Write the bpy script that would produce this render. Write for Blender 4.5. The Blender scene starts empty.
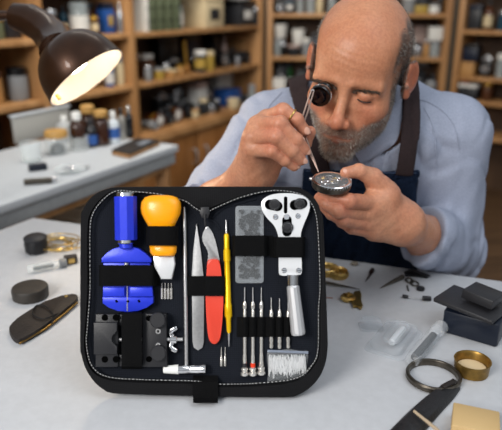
import bpy, bmesh, math, random
import numpy as np
from mathutils import Vector, Matrix
random.seed(7)
RNG = np.random.default_rng(7)
COL = bpy.context.scene.collection
PI = math.pi

# ------------------------------------------------------------------ camera
PITCH = math.radians(19.5); FPX = 600.0
CAM = np.array([0.0, 0.0, 1.205])
FWD = np.array([0.0, math.cos(PITCH), -math.sin(PITCH)])
UPV = np.array([0.0, math.sin(PITCH), math.cos(PITCH)])
RGT = np.array([1.0, 0.0, 0.0])
TZ = 0.75                                   # height of the table top

def P(px, py, d):
    return CAM + d * (FWD + RGT * (px - 251) / FPX + UPV * (215 - py) / FPX)
def onz(px, py, z=TZ):
    r = FWD + RGT * (px - 251) / FPX + UPV * (215 - py) / FPX
    return CAM + r * ((z - CAM[2]) / r[2])
def V(a): return Vector((float(a[0]), float(a[1]), float(a[2])))

# ------------------------------------------------------------------ materials
MATS = {}
def mat(name, col, rough=0.5, metal=0.0, noise=0.0, nscale=60, bump=0.0, bscale=200, trans=0.0, ior=1.45,
        coat=0.0, sss=0.0, emit=None, estr=0.0, col2=None, stretch=(1, 1, 1), attr=None, alpha=1.0, spec=0.5, detail=3):
    if name in MATS: return MATS[name]
    m = bpy.data.materials.new(name); m.use_nodes = True
    nt = m.node_tree; N = nt.nodes; L = nt.links
    b = N['Principled BSDF']
    c = tuple(((x / 255.0) ** 2.2) for x in col) + (1,)
    b.inputs['Base Color'].default_value = c
    b.inputs['Roughness'].default_value = rough
    b.inputs['Metallic'].default_value = metal
    b.inputs['Specular IOR Level'].default_value = spec
    b.inputs['IOR'].default_value = ior
    b.inputs['Transmission Weight'].default_value = trans
    b.inputs['Coat Weight'].default_value = coat
    b.inputs['Alpha'].default_value = alpha
    if sss:
        b.inputs['Subsurface Weight'].default_value = sss
        b.inputs['Subsurface Radius'].default_value = (0.012, 0.005, 0.003)
        b.inputs['Subsurface Scale'].default_value = 0.5
    if emit:
        b.inputs['Emission Color'].default_value = tuple(((x / 255.0) ** 2.2) for x in emit) + (1,)
        b.inputs['Emission Strength'].default_value = estr
    tc = N.new('ShaderNodeTexCoord'); mp = N.new('ShaderNodeMapping')
    mp.inputs['Scale'].default_value = stretch
    L.new(tc.outputs['Object'], mp.inputs['Vector'])
    nz = N.new('ShaderNodeTexNoise'); nz.inputs['Scale'].default_value = nscale; nz.inputs['Detail'].default_value = detail
    L.new(mp.outputs['Vector'], nz.inputs['Vector'])
    if attr:
        at = N.new('ShaderNodeAttribute'); at.attribute_name = attr
        L.new(at.outputs['Color'], b.inputs['Base Color'])
    if noise > 0 or col2 is not None:
        mx = N.new('ShaderNodeMix'); mx.data_type = 'RGBA'
        rm = N.new('ShaderNodeMapRange'); rm.inputs['From Min'].default_value = 0.35; rm.inputs['From Max'].default_value = 0.65
        L.new(nz.outputs['Fac'], rm.inputs['Value'])
        L.new(rm.outputs['Result'], mx.inputs['Factor'])
        if col2 is not None: d = tuple(((x / 255.0) ** 2.2) for x in col2) + (1,)
        else: d = tuple(x * (1 - noise) for x in c[:3]) + (1,)
        mx.inputs[6].default_value = c; mx.inputs[7].default_value = d
        if attr:
            L.new(at.outputs['Color'], mx.inputs[6])
            m2 = N.new('ShaderNodeVectorMath'); m2.operation = 'MULTIPLY'
            m2.inputs[1].default_value = (1 - noise, 1 - noise * 1.25, 1 - noise * 1.25)
            L.new(at.outputs['Color'], m2.inputs[0]); L.new(m2.outputs[0], mx.inputs[7])
        L.new(mx.outputs[2], b.inputs['Base Color'])
    if bump > 0:
        n2 = N.new('ShaderNodeTexNoise'); n2.inputs['Scale'].default_value = bscale; n2.inputs['Detail'].default_value = 3
        L.new(mp.outputs['Vector'], n2.inputs['Vector'])
        bp = N.new('ShaderNodeBump'); bp.inputs['Strength'].default_value = bump; bp.inputs['Distance'].default_value = 0.002
        L.new(n2.outputs['Fac'], bp.inputs['Height']); L.new(bp.outputs['Normal'], b.inputs['Normal'])
    MATS[name] = m
    return m

def weave(name, col, col2, scale=900, rough=0.9, bump=0.5, ang=0.0, gain=1.0):
    """woven cloth: two crossed wave textures"""
    if name in MATS: return MATS[name]
    m = mat(name, col, rough, noise=0.0, spec=0.15)
    nt = m.node_tree; N = nt.nodes; L = nt.links; b = N['Principled BSDF']
    tc = N.new('ShaderNodeTexCoord')
    w1 = N.new('ShaderNodeTexWave'); w1.bands_direction = 'X'; w1.inputs['Scale'].default_value = scale / 20
    w2 = N.new('ShaderNodeTexWave'); w2.bands_direction = 'Y'; w2.inputs['Scale'].default_value = scale / 20
    for w in (w1, w2):
        w.inputs['Distortion'].default_value = 1.5
        L.new(tc.outputs['Object'], w.inputs['Vector'])
    mu = N.new('ShaderNodeMath'); mu.operation = 'MULTIPLY'
    L.new(w1.outputs['Fac'], mu.inputs[0]); L.new(w2.outputs['Fac'], mu.inputs[1])
    nz = N.new('ShaderNodeTexNoise'); nz.inputs['Scale'].default_value = 25
    L.new(tc.outputs['Object'], nz.inputs['Vector'])
    ad = N.new('ShaderNodeMath'); ad.operation = 'MULTIPLY_ADD'; ad.inputs[1].default_value = 0.5
    L.new(nz.outputs['Fac'], ad.inputs[0]); L.new(mu.outputs[0], ad.inputs[2])
    mx = N.new('ShaderNodeMix'); mx.data_type = 'RGBA'
    L.new(ad.outputs[0], mx.inputs['Factor'])
    mx.inputs[6].default_value = tuple(((x / 255.0) ** 2.2) for x in col) + (1,)
    mx.inputs[7].default_value = tuple(((x / 255.0) ** 2.2) for x in col2) + (1,)
    L.new(mx.outputs[2], b.inputs['Base Color'])
    bp = N.new('ShaderNodeBump'); bp.inputs['Strength'].default_value = bump; bp.inputs['Distance'].default_value = 0.0006
    L.new(mu.outputs[0], bp.inputs['Height']); L.new(bp.outputs['Normal'], b.inputs['Normal'])
    return m

def wood(name, c1, c2, scale=3.0, stretch=(1, 1, 14), rough=0.5):
    if name in MATS: return MATS[name]
    return mat(name, c1, rough, col2=c2, nscale=scale, stretch=stretch, bump=0.1, bscale=scale * 4, detail=6)

# ------------------------------------------------------------------ objects
def tag(o, label=None, cat=None, group=None, kind=None):
    if label: o['label'] = label
    if cat: o['category'] = cat
    if group: o['group'] = group
    if kind: o['kind'] = kind
    return o
def empty(name, loc, label, cat, group=None, mw=None):
    o = bpy.data.objects.new(name, None); COL.objects.link(o)
    o.empty_display_size = 0.02
    if mw is not None: o.matrix_world = mw
    else: o.location = V(loc)
    return tag(o, label, cat, group)
def link(name, bm, m, parent=None, smooth=True, loc=None, mw=None, ang=40):
    me = bpy.data.meshes.new(name)
    bm.normal_update()
    bm.to_mesh(me); bm.free()
    ms = m if isinstance(m, (list, tuple)) else [m]
    for x in ms: me.materials.append(x)
    if smooth:
        for p in me.polygons: p.use_smooth = True
        me.set_sharp_from_angle(angle=math.radians(ang))
    o = bpy.data.objects.new(name, me); COL.objects.link(o)
    if mw is not None: o.matrix_world = mw
    elif loc is not None: o.location = V(loc)
    if parent is not None:
        o.parent = parent
    return o
def npmesh(name, v, f, m, parent=None, cols=None, smooth=True, attr='Col'):
    me = bpy.data.meshes.new(name)
    me.from_pydata([tuple(map(float, x)) for x in v], [], [tuple(map(int, q)) for q in f])
    ms = m if isinstance(m, (list, tuple)) else [m]
    for x in ms: me.materials.append(x)
    if smooth:
        me.polygons.foreach_set('use_smooth', [True] * len(me.polygons))
    if cols is not None:
        ca = me.color_attributes.new(attr, 'FLOAT_COLOR', 'POINT')
        c4 = np.ones((len(v), 4), dtype=np.float32); c4[:, :3] = cols
        ca.data.foreach_set('color', c4.ravel())
    me.update()
    o = bpy.data.objects.new(name, me); COL.objects.link(o)
    if parent is not None: o.parent = parent
    return o

def new(): return bmesh.new()
def add_geo(bm, verts, faces, mi=0, M=None):
    vs = [bm.verts.new((M @ Vector(v)) if M is not None else Vector(v)) for v in verts]
    out = []
    for f in faces:
        try:
            q = bm.faces.new([vs[i] for i in f]); q.material_index = mi; out.append(q)
        except ValueError: pass
    return vs, out
def merge(bm, tmp, M=None, mi=None):
    if M is not None: bmesh.ops.transform(tmp, matrix=M, verts=tmp.verts)
    tmp.verts.index_update()
    vs = [bm.verts.new(v.co) for v in tmp.verts]
    for f in tmp.faces:
        try:
            q = bm.faces.new([vs[v.index] for v in f.verts]); q.material_index = f.material_index if mi is None else mi
        except ValueError: pass
    tmp.free()
def box(bm, c, s, bev=0.0, M=None, mi=0, seg=2):
    """box of centre c and full sizes s"""
    t = bmesh.new(); bmesh.ops.create_cube(t, size=1)
    bmesh.ops.scale(t, vec=Vector(s), verts=t.verts)
    if bev > 0:
        bmesh.ops.bevel(t, geom=list(t.edges), offset=bev, segments=seg, profile=0.5, affect='EDGES')
    bmesh.ops.translate(t, vec=Vector(c), verts=t.verts)
    merge(bm, t, M, mi)
def prism(bm, pts, z0, z1, bev=0.0, M=None, mi=0, seg=2, bottom=True):
    """polygon in xy extruded from z0 to z1, edges bevelled"""
    t = bmesh.new()
    n = len(pts)
    a = sum(pts[i][0] * pts[(i + 1) % n][1] - pts[(i + 1) % n][0] * pts[i][1] for i in range(n))
    if a < 0: pts = pts[::-1]
    lo = [t.verts.new((p[0], p[1], z0)) for p in pts]; hi = [t.verts.new((p[0], p[1], z1)) for p in pts]
    top = t.faces.new(hi); bot = t.faces.new(lo[::-1])
    for i in range(n):
        t.faces.new((lo[i], lo[(i + 1) % n], hi[(i + 1) % n], hi[i]))
    if bev > 0:
        ed = list(top.edges) + (list(bot.edges) if bottom else [])
        bmesh.ops.bevel(t, geom=ed, offset=bev, segments=seg, profile=0.5, affect='EDGES')
    merge(bm, t, M, mi)
def lathe(bm, prof, n=24, M=None, mi=0, cap=True):
    """profile of (r, z) turned round z"""
    verts = []; faces = []
    for r, z in prof:
        for k in range(n):
            a = 2 * PI * k / n; verts.append((r * math.cos(a), r * math.sin(a), z))
    for i in range(len(prof) - 1):
        for k in range(n):
            k2 = (k + 1) % n
            faces.append((i * n + k, i * n + k2, (i + 1) * n + k2, (i + 1) * n + k))
    if cap:
        if prof[0][0] > 1e-6: faces.append(tuple(range(n))[::-1])
        if prof[-1][0] > 1e-6: faces.append(tuple((len(prof) - 1) * n + k for k in range(n)))
    vs, fs = add_geo(bm, verts, faces, mi, M)
    bmesh.ops.remove_doubles(bm, verts=vs, dist=1e-6)
def frame(t):
    t = Vector(t).normalized()
    u = Vector((0, 0, 1)) if abs(t.z) < 0.9 else Vector((1, 0, 0))
    a = t.cross(u).normalized(); return a, t.cross(a).normalized()
def align(p, q):
    """matrix that puts local z along p->q with the origin at p"""
    p = Vector(p); q = Vector(q); z = (q - p).normalized(); a, b = frame(z)
    M = Matrix((( a.x, b.x, z.x, p.x), (a.y, b.y, z.y, p.y), (a.z, b.z, z.z, p.z), (0, 0, 0, 1)))
    if M.determinant() < 0:
        M = Matrix(((-a.x, b.x, z.x, p.x), (-a.y, b.y, z.y, p.y), (-a.z, b.z, z.z, p.z), (0, 0, 0, 1)))
    return M
def tube(bm, pts, r, n=10, closed=False, mi=0, M=None, flat=None):
    """round tube along points; r one radius or a list"""
    pts = [Vector(p) for p in pts]; m = len(pts)
    rs = r if isinstance(r, (list, tuple)) else [r] * m
    verts = []; faces = []; pa = None
    for i, p in enumerate(pts):
        if closed: t = pts[(i + 1) % m] - pts[i - 1]
        else: t = pts[min(i + 1, m - 1)] - pts[max(i - 1, 0)]
        t.normalize()
        if pa is None: a, b = frame(t)
        else:
            a = (pa - t * pa.dot(t)).normalized(); b = t.cross(a).normalized()
        pa = a
        for k in range(n):
            an = 2 * PI * k / n
            w = 1.0 if flat is None else flat
            verts.append(p + a * math.cos(an) * rs[i] + b * math.sin(an) * rs[i] * w)
    rng = m if closed else m - 1
    for i in range(rng):
        j = (i + 1) % m
        for k in range(n):
            k2 = (k + 1) % n
            faces.append((i * n + k, i * n + k2, j * n + k2, j * n + k))
    if not closed:
        faces.append(tuple(range(n))[::-1]); faces.append(tuple((m - 1) * n + k for k in range(n)))
    add_geo(bm, verts, faces, mi, M)
def cyl(bm, p, q, r, n=20, r2=None, bev=0.0, mi=0, M=None):
    L = (Vector(q) - Vector(p)).length; r2 = r if r2 is None else r2
    A = align(p, q)
    if M is not None: A = M @ A
    b = min(bev, r * .9, r2 * .9)
    pr = [(r - b, 0), (r, b), (r2, L - b), (r2 - b, L)] if b > 0 else [(r, 0), (r2, L)]
    lathe(bm, pr, n, A, mi)
def rrect(w, h, r, n=5, cx=0, cy=0):
    out = []
    for (sx, sy, a0) in ((1, 1, 0), (-1, 1, 90), (-1, -1, 180), (1, -1, 270)):
        for k in range(n + 1):
            a = math.radians(a0 + 90 * k / n)
            out.append((cx + sx * (w / 2 - r) + r * math.cos(a), cy + sy * (h / 2 - r) + r * math.sin(a)))
    return out
def smooth_path(pts, n=6, closed=False):
    """Catmull-Rom through points"""
    P_ = [np.array(p, float) for p in pts]; m = len(P_); out = []
    rng = range(m) if closed else range(m - 1)
    for i in rng:
        if closed: a, b, c, d = P_[i - 1], P_[i], P_[(i + 1) % m], P_[(i + 2) % m]
        else: a, b, c, d = P_[max(i - 1, 0)], P_[i], P_[i + 1], P_[min(i + 2, m - 1)]
        for k in range(n):
            t = k / n
            out.append(0.5 * ((2 * b) + (-a + c) * t + (2 * a - 5 * b + 4 * c - d) * t * t + (-a + 3 * b - 3 * c + d) * t ** 3))
    if not closed: out.append(P_[-1])
    return [tuple(x) for x in out]

# ------------------------------------------------------------------ distance fields -> meshes
def smin(a, b, k):
    h = np.clip(0.5 + 0.5 * (b - a) / k, 0, 1); return b + (a - b) * h - k * h * (1 - h)
def smax(a, b, k): return -smin(-a, -b, k)
def d_sph(p, c, r): return np.sqrt(((p - np.asarray(c, p.dtype)) ** 2).sum(1)) - r
def d_cap(p, a, b, ra, rb=None):
    rb = ra if rb is None else rb
    a = np.asarray(a, p.dtype); b = np.asarray(b, p.dtype); ab = b - a; q = p - a
    t = np.clip((q @ ab) / max(float(ab @ ab), 1e-12), 0, 1)
    return np.sqrt(((q - t[:, None] * ab) ** 2).sum(1)) - (ra + (rb - ra) * t)
def d_ell(p, c, R, rot=None):
    q = p - np.asarray(c, p.dtype); R = np.asarray(R, p.dtype)
    if rot is not None: q = q @ np.asarray(rot, p.dtype)      # columns of rot = axes
    k0 = np.sqrt(((q / R) ** 2).sum(1)); k1 = np.sqrt(((q / (R * R)) ** 2).sum(1))
    return k0 * (k0 - 1.0) / np.maximum(k1, 1e-9)
def wav(p, f, ph, seed=0):
    r = np.random.default_rng(seed); s = 0
    for i in range(4):
        d = r.normal(size=3); d /= np.linalg.norm(d)
        s = s + np.sin(p @ (d * f * (0.7 + 0.3 * i)) + ph + r.uniform(0, 6) + 1.3 * np.sin(p @ (r.normal(size=3) * f * 0.5)))
    return s / 4
def nets(f, lo, hi, h, blk=8, slack=1.6):
    lo = np.asarray(lo, float); hi = np.asarray(hi, float)
    nb = np.ceil((hi - lo) / (h * blk)).astype(int); n = nb * blk
    F = np.full(tuple(n), 1.0, np.float32)
    gx, gy, gz = np.meshgrid(*[np.arange(k) for k in nb], indexing='ij')
    bi = np.stack([gx.ravel(), gy.ravel(), gz.ravel()], 1)
    cen = lo + (bi + 0.5) * blk * h
    fc = f(cen.astype(np.float64))
    rad = blk * h * 0.87
    act = np.abs(fc) < rad * slack + h
    for b_, v_ in zip(bi[~act], fc[~act]):
        x, y, z = b_ * blk; F[x:x + blk, y:y + blk, z:z + blk] = v_
    ab = bi[act]
    o = np.stack(np.meshgrid(*[np.arange(blk)] * 3, indexing='ij'), -1).reshape(-1, 3)
    step = 1500
    for s in range(0, len(ab), step):
        bb = ab[s:s + step]
        idx = (bb[:, None, :] * blk + o[None]).reshape(-1, 3)
        v = f(lo + idx * h)
        F[idx[:, 0], idx[:, 1], idx[:, 2]] = v
    F[F == 0] = 1e-9
    S = F < 0
    C = None
    sl = [(slice(0, -1), slice(1, None))[i] for i in (0, 1)]
    cnt = np.zeros(tuple(n - 1), np.uint8)
    for i in (0, 1):
        for j in (0, 1):
            for k in (0, 1):
                cnt += S[sl[i], sl[j], sl[k]]
    cells = np.argwhere((cnt > 0) & (cnt < 8))
    ids = np.full(tuple(n - 1), -1, np.int64); ids[cells[:, 0], cells[:, 1], cells[:, 2]] = np.arange(len(cells))
    acc = np.zeros((len(cells), 3)); num = np.zeros(len(cells))
    cor = [(i, j, k) for i in (0, 1) for j in (0, 1) for k in (0, 1)]
    for a in cor:
        for ax in range(3):
            if a[ax]: continue
            b = list(a); b[ax] = 1
            va = F[cells[:, 0] + a[0], cells[:, 1] + a[1], cells[:, 2] + a[2]]
            vb = F[cells[:, 0] + b[0], cells[:, 1] + b[1], cells[:, 2] + b[2]]
            m = (va < 0) != (vb < 0)
            t = np.where(m, va / np.where(m, va - vb, 1), 0)
            pt = np.tile(np.array(a, float), (len(cells), 1)); pt[:, ax] += t
            acc += pt * m[:, None]; num += m
    verts = lo + (cells + acc / num[:, None]) * h
    quads = []
    for ax in range(3):
        u, w = [(1, 2), (2, 0), (0, 1)][ax]
        A = [slice(None)] * 3; B = [slice(None)] * 3
        A[ax] = slice(0, -1); B[ax] = slice(1, None)
        d = S[tuple(A)] != S[tuple(B)]
        e = np.argwhere(d)
        e = e[(e[:, u] > 0) & (e[:, w] > 0) & (e[:, u] < n[u] - 1) & (e[:, w] < n[w] - 1)]
        s0 = S[e[:, 0], e[:, 1], e[:, 2]]
        def g(du, dw):
            q = e.copy(); q[:, u] -= du; q[:, w] -= dw
            return ids[q[:, 0], q[:, 1], q[:, 2]]
        q = np.stack([g(1, 1), g(0, 1), g(0, 0), g(1, 0)], 1)
        q[~s0] = q[~s0][:, ::-1]
        quads.append(q)
    quads = np.concatenate(quads)
    quads = quads[(quads >= 0).all(1)]
    return verts, quads
def relax(v, f, it=1, lam=0.5):
    n = len(v)
    for _ in range(it):
        s = np.zeros_like(v); c = np.zeros(n)
        for i in range(4):
            a = f[:, i]; b = f[:, (i + 1) % 4]
            for k in range(3):
                s[:, k] += np.bincount(a, v[b, k], n) + np.bincount(b, v[a, k], n)
            c += np.bincount(a, minlength=n) + np.bincount(b, minlength=n)
        v = v + lam * (s / np.maximum(c, 1)[:, None] - v)
    return v
def wmat(o):
    m = o.matrix_basis.copy()
    if o.parent is not None: m = wmat(o.parent) @ o.matrix_parent_inverse @ m
    return m
def wparent(o, parent):
    """parent an object built in world coordinates"""
    o.parent = parent; o.matrix_parent_inverse = wmat(parent).inverted(); return o
HEAD_PITCH, HEAD_ROLL, HEAD_YAW = 37, 3, -20
HH, HHAND, HS_ = .0020, .0013, .004
CUFF_R, CUFF_L = .42, .60
FINE = True
EXPO = 0.0
# ------------------------------------------------------------------ the room
def struct(name, bm, m, **k):
    o = link(name, bm, m, **k); o['kind'] = 'structure'; return o
M_FLOOR = wood('floor_boards', (96, 72, 50), (70, 52, 36), 2.0, (1, 8, 1), 0.5)
M_WALL = mat('wall_paint', (150, 135, 115), 0.8, noise=0.1, nscale=3)
b = new(); box(b, (0, 1.6, -0.03), (6.4, 6.8, 0.06)); struct('floor', b, M_FLOOR)
b = new(); box(b, (0, 4.95, 1.3), (6.4, 0.1, 2.6)); struct('wall_back', b, M_WALL)
b = new(); box(b, (-3.15, 1.6, 1.3), (0.1, 6.6, 2.6)); struct('wall_left', b, M_WALL)

def light_area(name, loc, aim, size, power, col=(1, 1, 1), sy=None):
    l = bpy.data.lights.new(name, 'AREA'); l.energy = power; l.color = col
    l.shape = 'RECTANGLE'; l.size = size; l.size_y = sy or size
    o = bpy.data.objects.new(name, l); COL.objects.link(o)
    o.location = loc; d = Vector(aim) - Vector(loc)
    o.rotation_euler = d.to_track_quat('-Z', 'Y').to_euler(); return o
w = bpy.data.worlds.new('world'); bpy.context.scene.world = w; w.use_nodes = True
bg = w.node_tree.nodes['Background']; bg.inputs[1].default_value = 0.78
_N = w.node_tree.nodes; _L = w.node_tree.links
_tc = _N.new('ShaderNodeTexCoord'); _sp = _N.new('ShaderNodeSeparateXYZ'); _L.new(_tc.outputs['Generated'], _sp.inputs[0])
_cr = _N.new('ShaderNodeValToRGB'); _mr = _N.new('ShaderNodeMapRange'); _mr.inputs['From Min'].default_value = -1; _mr.inputs['From Max'].default_value = 1
_L.new(_sp.outputs['Z'], _mr.inputs['Value']); _L.new(_mr.outputs['Result'], _cr.inputs['Fac']); _L.new(_cr.outputs['Color'], bg.inputs[0])
e = _cr.color_ramp.elements; e[0].position = .40; e[0].color = (.10, .09, .08, 1); e[1].position = 1.0; e[1].color = (.50, .54, .58, 1)
e2 = e.new(.56); e2.color = (.26, .27, .28, 1); e3 = e.new(.66); e3.color = (.80, .86, .92, 1); e4 = e.new(.78); e4.color = (.42, .45, .48, 1)
light_area('key_area', (-1.3, -0.9, 2.1), (0.1, 0.9, 0.9), .9, 54, (1.0, 0.97, 0.93))  # unseen key lamp, added to light the case front and the face
light_area('overhead_fill', (0.9, 0.2, 2.5), (0.3, 1.0, 0.8), 1.2, 12, (0.92, 0.96, 1.0))  # unseen overhead fill lamp, added without a fixture
light_area('shelf_fill', (-0.3, 2.2, 2.45), (-0.1, 3.8, 0.9), 1.0, 38, (1.0, 0.93, 0.82))  # unseen warm lamp, added to brighten the bookcases
# ------------------------------------------------------------------ the watchmaker
def rotm(ax, ay, az):
    m = Matrix.Rotation(az, 3, 'Z') @ Matrix.Rotation(ay, 3, 'Y') @ Matrix.Rotation(ax, 3, 'X')
    return np.array(m)
# head frame: x = right in the picture, y = towards the back of the skull, z = crown
HC = P(357, 77, 0.965)
HS = 0.975
_cam = np.stack([RGT, FWD, UPV], 1)
HR = _cam @ rotm(math.radians(HEAD_PITCH), 0, 0) @ np.eye(3)
def _axis(a, ang):
    return np.array(Matrix.Rotation(ang, 3, Vector(a)))
_hr = _axis((0, 1, 0), math.radians(HEAD_ROLL)) @ _axis((1, 0, 0), math.radians(HEAD_PITCH)) @ _axis((0, 0, 1), math.radians(HEAD_YAW))
HR = _cam @ _hr
def h2w(v): return HC + HS * (np.asarray(v) @ HR.T)
def w2h(v): return ((np.asarray(v) - HC) @ HR) / HS

NECK = P(372, 128, 1.10)
CHEST_T = P(366, 150, 1.15)
def head_sdf(p):
    x, y, z = p[:, 0], p[:, 1], p[:, 2]
    ax = np.abs(x); q = p.copy(); q[:, 0] = ax
    d = d_ell(p, (0, .016, .048), (.0765, .098, .083))
    d = smin(d, d_ell(p, (0, -.030, .042), (.064, .058, .060)), .03)
    d = smin(d, d_ell(p, (0, -.034, -.020), (.0585, .054, .072)), .03)
    d = smin(d, d_ell(p, (0, -.030, -.068), (.051, .056, .042)), .025)
    d = smin(d, d_ell(q, (.050, .000, -.048), (.012, .030, .030)), .03)
    d = smin(d, d_ell(p, (0, -.078, -.096), (.024, .018, .018)), .022)
    d = smin(d, d_sph(q, (.043, -.058, -.022), .019), .022)
    d = smin(d, d_cap(q, (.010, -.087, .0190), (.046, -.072, .0190), .0094, .0082), .016)
    # eye sockets, eyeballs under lids
    d = smax(d, -d_ell(q, (.031, -.100, .0085), (.020, .020, .0125)), .014)
    d = smax(d, -d_ell(q, (.0155, -.098, .009), (.007, .012, .011)), .012)
    lid = d_sph(q, (.0315, -.0745, .0080), .0132)
    d = smin(d, lid, .004)
    d = smax(d, -d_cap(q, (.020, -.0885, .0150), (.045, -.078, .0140), .0016), .004)      # crease over the lid
    d = smax(d, -d_cap(q, (.020, -.0900, -.0065), (.045, -.079, -.0065), .0018), .006)    # bag below the eye
    # nose
    n = d_cap(p, (0, -.086, .014), (0, -.110, -.026), .0066, .0092)
    n = smin(n, d_sph(p, (0, -.1135, -.031), .0108), .008)
    n = smin(n, d_ell(q, (.0128, -.103, -.035), (.0078, .0105, .0078)), .006)
    n = smax(n, -d_ell(q, (.0062, -.110, -.0445), (.0035, .006, .0045)), .003)
    d = smin(d, n, .011)
    # muzzle and lips
    d = smin(d, d_ell(p, (0, -.072, -.058), (.033, .026, .026)), .018)
    li = smin(d_cap(q, (.0, -.0955, -.0595), (.021, -.0860, -.0640), .0048, .0028), d_cap(q, (0, -.0945, -.0705), (.019, -.0855, -.0680), .0056, .003), .002)
    d = smin(d, li, .005)
    d = smax(d, -d_cap(q, (0, -.102, -.0648), (.024, -.091, -.0660), .0016), .003)
    d = smax(d, -d_cap(q, (.019, -.0985, -.036), (.032, -.092, -.062), .0022), .010)      # nasolabial fold
    d = smax(d, -d_ell(p, (0, -.101, -.083), (.016, .005, .004)), .008)
    d = smax(d, -d_cap(q, (.0045, -.1010, .020), (.0055, -.0990, .034), .0013), .006)       # frown lines
    d = smax(d, -d_ell(q, (.083, -.035, .035), (.016, .03, .03)), .03)                   # temples
    # ears
    e = d_ell(q, (.0845, .0120, .0120), (.0068, .0195, .030), EAR)
    e = smax(e, -d_ell(q, (.0915, .0050, .0150), (.0055, .0105, .0190), EAR), .004)
    e = smin(e, d_cap(q, (.0800, .004, -.010), (.0825, .006, -.018), .0070, .0065), .006)
    e = smin(e, d_sph(q, (.0825, -.006, .003), .0045), .004)
    d = smin(d, e, .006)
    # forehead lines, skin unevenness
    m = np.clip((z - .035) / .02, 0, 1) * np.clip((.095 - z) / .02, 0, 1) * np.clip((-y - .03) / .03, 0, 1)
    d = d + m * .00025 * np.sin(z * 620 + 3 * np.sin(x * 45) + 2.0) * np.clip((.05 - ax) / .02, 0, 1)
    d = d + .0003 * wav(p, 160, 0, 3)
    return d
EAR = np.array(Matrix.Rotation(math.radians(-24), 3, 'Z') @ Matrix.Rotation(math.radians(10), 3, 'X'))
NECKH = w2h(NECK); CHH = w2h(CHEST_T)
def head_neck(p):
    d = head_sdf(p)
    nk = d_cap(p, (0, .022, -.035), NECKH, .056, .062)
    nk = smin(nk, d_cap(p, (0, -.028, -.062), NECKH + np.array([0, -.015, 0]), .030, .050), .03)
    nk = smin(nk, d_cap(p, NECKH, CHH, .062, .085), .03)
    return smin(d, nk, .018)

def lerp3(a, b, t): return np.asarray(a) + (np.asarray(b) - np.asarray(a)) * t[:, None]
def sstep(a, b, x):
    t = np.clip((x - a) / (b - a), 0, 1); return t * t * (3 - 2 * t)
def c_lin(c): return (np.array(c) / 255.0) ** 2.2
def head_colors(p):
    x, y, z = p[:, 0], p[:, 1], p[:, 2]; ax = np.abs(x)
    q = p.copy(); q[:, 0] = ax
    n1 = wav(p, 60, 0, 11); n2 = wav(p, 170, 0, 12)
    c = np.tile(c_lin((202, 144, 111)), (len(p), 1))
    c = lerp3(c, np.tile(c_lin((186, 120, 88)), (len(p), 1)), np.clip(.35 + .3 * n1 + .2 * n2, 0, 1))
    red = np.exp(-(d_sph(p, (0, -.114, -.033), 0) / .017) ** 2) + .7 * np.exp(-(d_sph(q, (.040, -.078, -.026), 0) / .022) ** 2) + .9 * sstep(.077, .083, ax)
    red += .5 * np.exp(-(d_sph(q, (.0315, -.088, .001), 0) / .014) ** 2)
    c = lerp3(c, np.tile(c_lin((190, 100, 80)), (len(p), 1)), np.clip(red * .5, 0, .6))
    # close-cropped hair on the sides and back
    hm = hair_mask(p)
    c = lerp3(c, np.tile(c_lin((86, 76, 70)), (len(p), 1)), np.clip(hm * .85 + .1 * n2 * hm, 0, 1))
    bm_ = beard_mask(p)
    c = lerp3(c, np.tile(c_lin((128, 110, 98)), (len(p), 1)), np.clip(bm_ * .8, 0, 1))
    lip = np.exp(-(np.minimum(d_cap(q, (0, -.098, -.061), (.02, -.089, -.065), 0), d_cap(q, (0, -.098, -.070), (.018, -.088, -.068), 0)) / .0044) ** 4)
    c = lerp3(c, np.tile(c_lin((158, 100, 86)), (len(p), 1)), lip * .85)
    nos = (d_ell(q, (.0062, -.110, -.0445), (.0030, .0055, .0040)) < .0012)
    c[nos] = c_lin((90, 45, 35))
    return c
def hair_mask(p):
    """cropped hair: a horseshoe from the temples round the back"""
    x, y, z = p[:, 0], p[:, 1], p[:, 2]; ax = np.abs(x)
    n = .006 * wav(p, 90, 0, 21)
    side = sstep(.058, .068, ax + n + .10 * np.clip(y, 0, .1)) * sstep(-.052, -.030, y + n)
    back = sstep(.040, .070, y + n)
    m = np.maximum(side, back) * sstep(-.045, -.028, z + .3 * y)
    m = m * (1 - sstep(.100, .116, z - .25 * np.clip(y, 0, .1) + n))
    ear = (np.abs(ax - .087) < .012) & (np.abs(y - .012) < .026) & (np.abs(z - .002) < .036)
    m = np.where(ear & (ax > .0795), 0, m)
    return m
def beard_mask(p):
    x, y, z = p[:, 0], p[:, 1], p[:, 2]; ax = np.abs(x)
    q = p.copy(); q[:, 0] = ax
    n = .004 * wav(p, 120, 0, 31)
    line = -.046 + .42 * np.clip(ax - .030, 0, .04)            # cheek line rises towards the ear
    m = 1 - sstep(line - .008 + n, line + .006 + n, z)
    m = m * sstep(-.0, -.010, y - .018) * (1 - sstep(.012, .03, y))
    burn = sstep(.060, .066, ax) * sstep(-.012, -.022, y * 0 - .03 + 0 * z) * (np.abs(y + .022) < .014) * sstep(.035, .02, z)
    m = np.maximum(m, burn * .8)
    tash = np.exp(-(d_cap(q, (.004, -.098, -.050), (.028, -.088, -.062), 0) / .0100) ** 4)
    m = np.maximum(m, tash)
    lip = np.exp(-(np.minimum(d_cap(q, (0, -.098, -.062), (.018, -.090, -.066), 0), d_cap(q, (0, -.097, -.071), (.016, -.088, -.069), 0)) / .0042) ** 4)
    m = m * (1 - lip)
    nose = np.exp(-(d_ell(q, (0, -.108, -.034), (.022, .014, .010)) / .004).clip(0, 9) ** 2)
    m = m * (1 - nose * .95)
    m = m * (z > -.14) * (1 - sstep(-.118, -.135, -(-z)) * 0)
    return m
M_SKIN = mat('skin', (205, 150, 120), 0.40, attr='Col', noise=0.14, nscale=240, bump=0.22, bscale=600, sss=0.12, spec=0.42)
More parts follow.
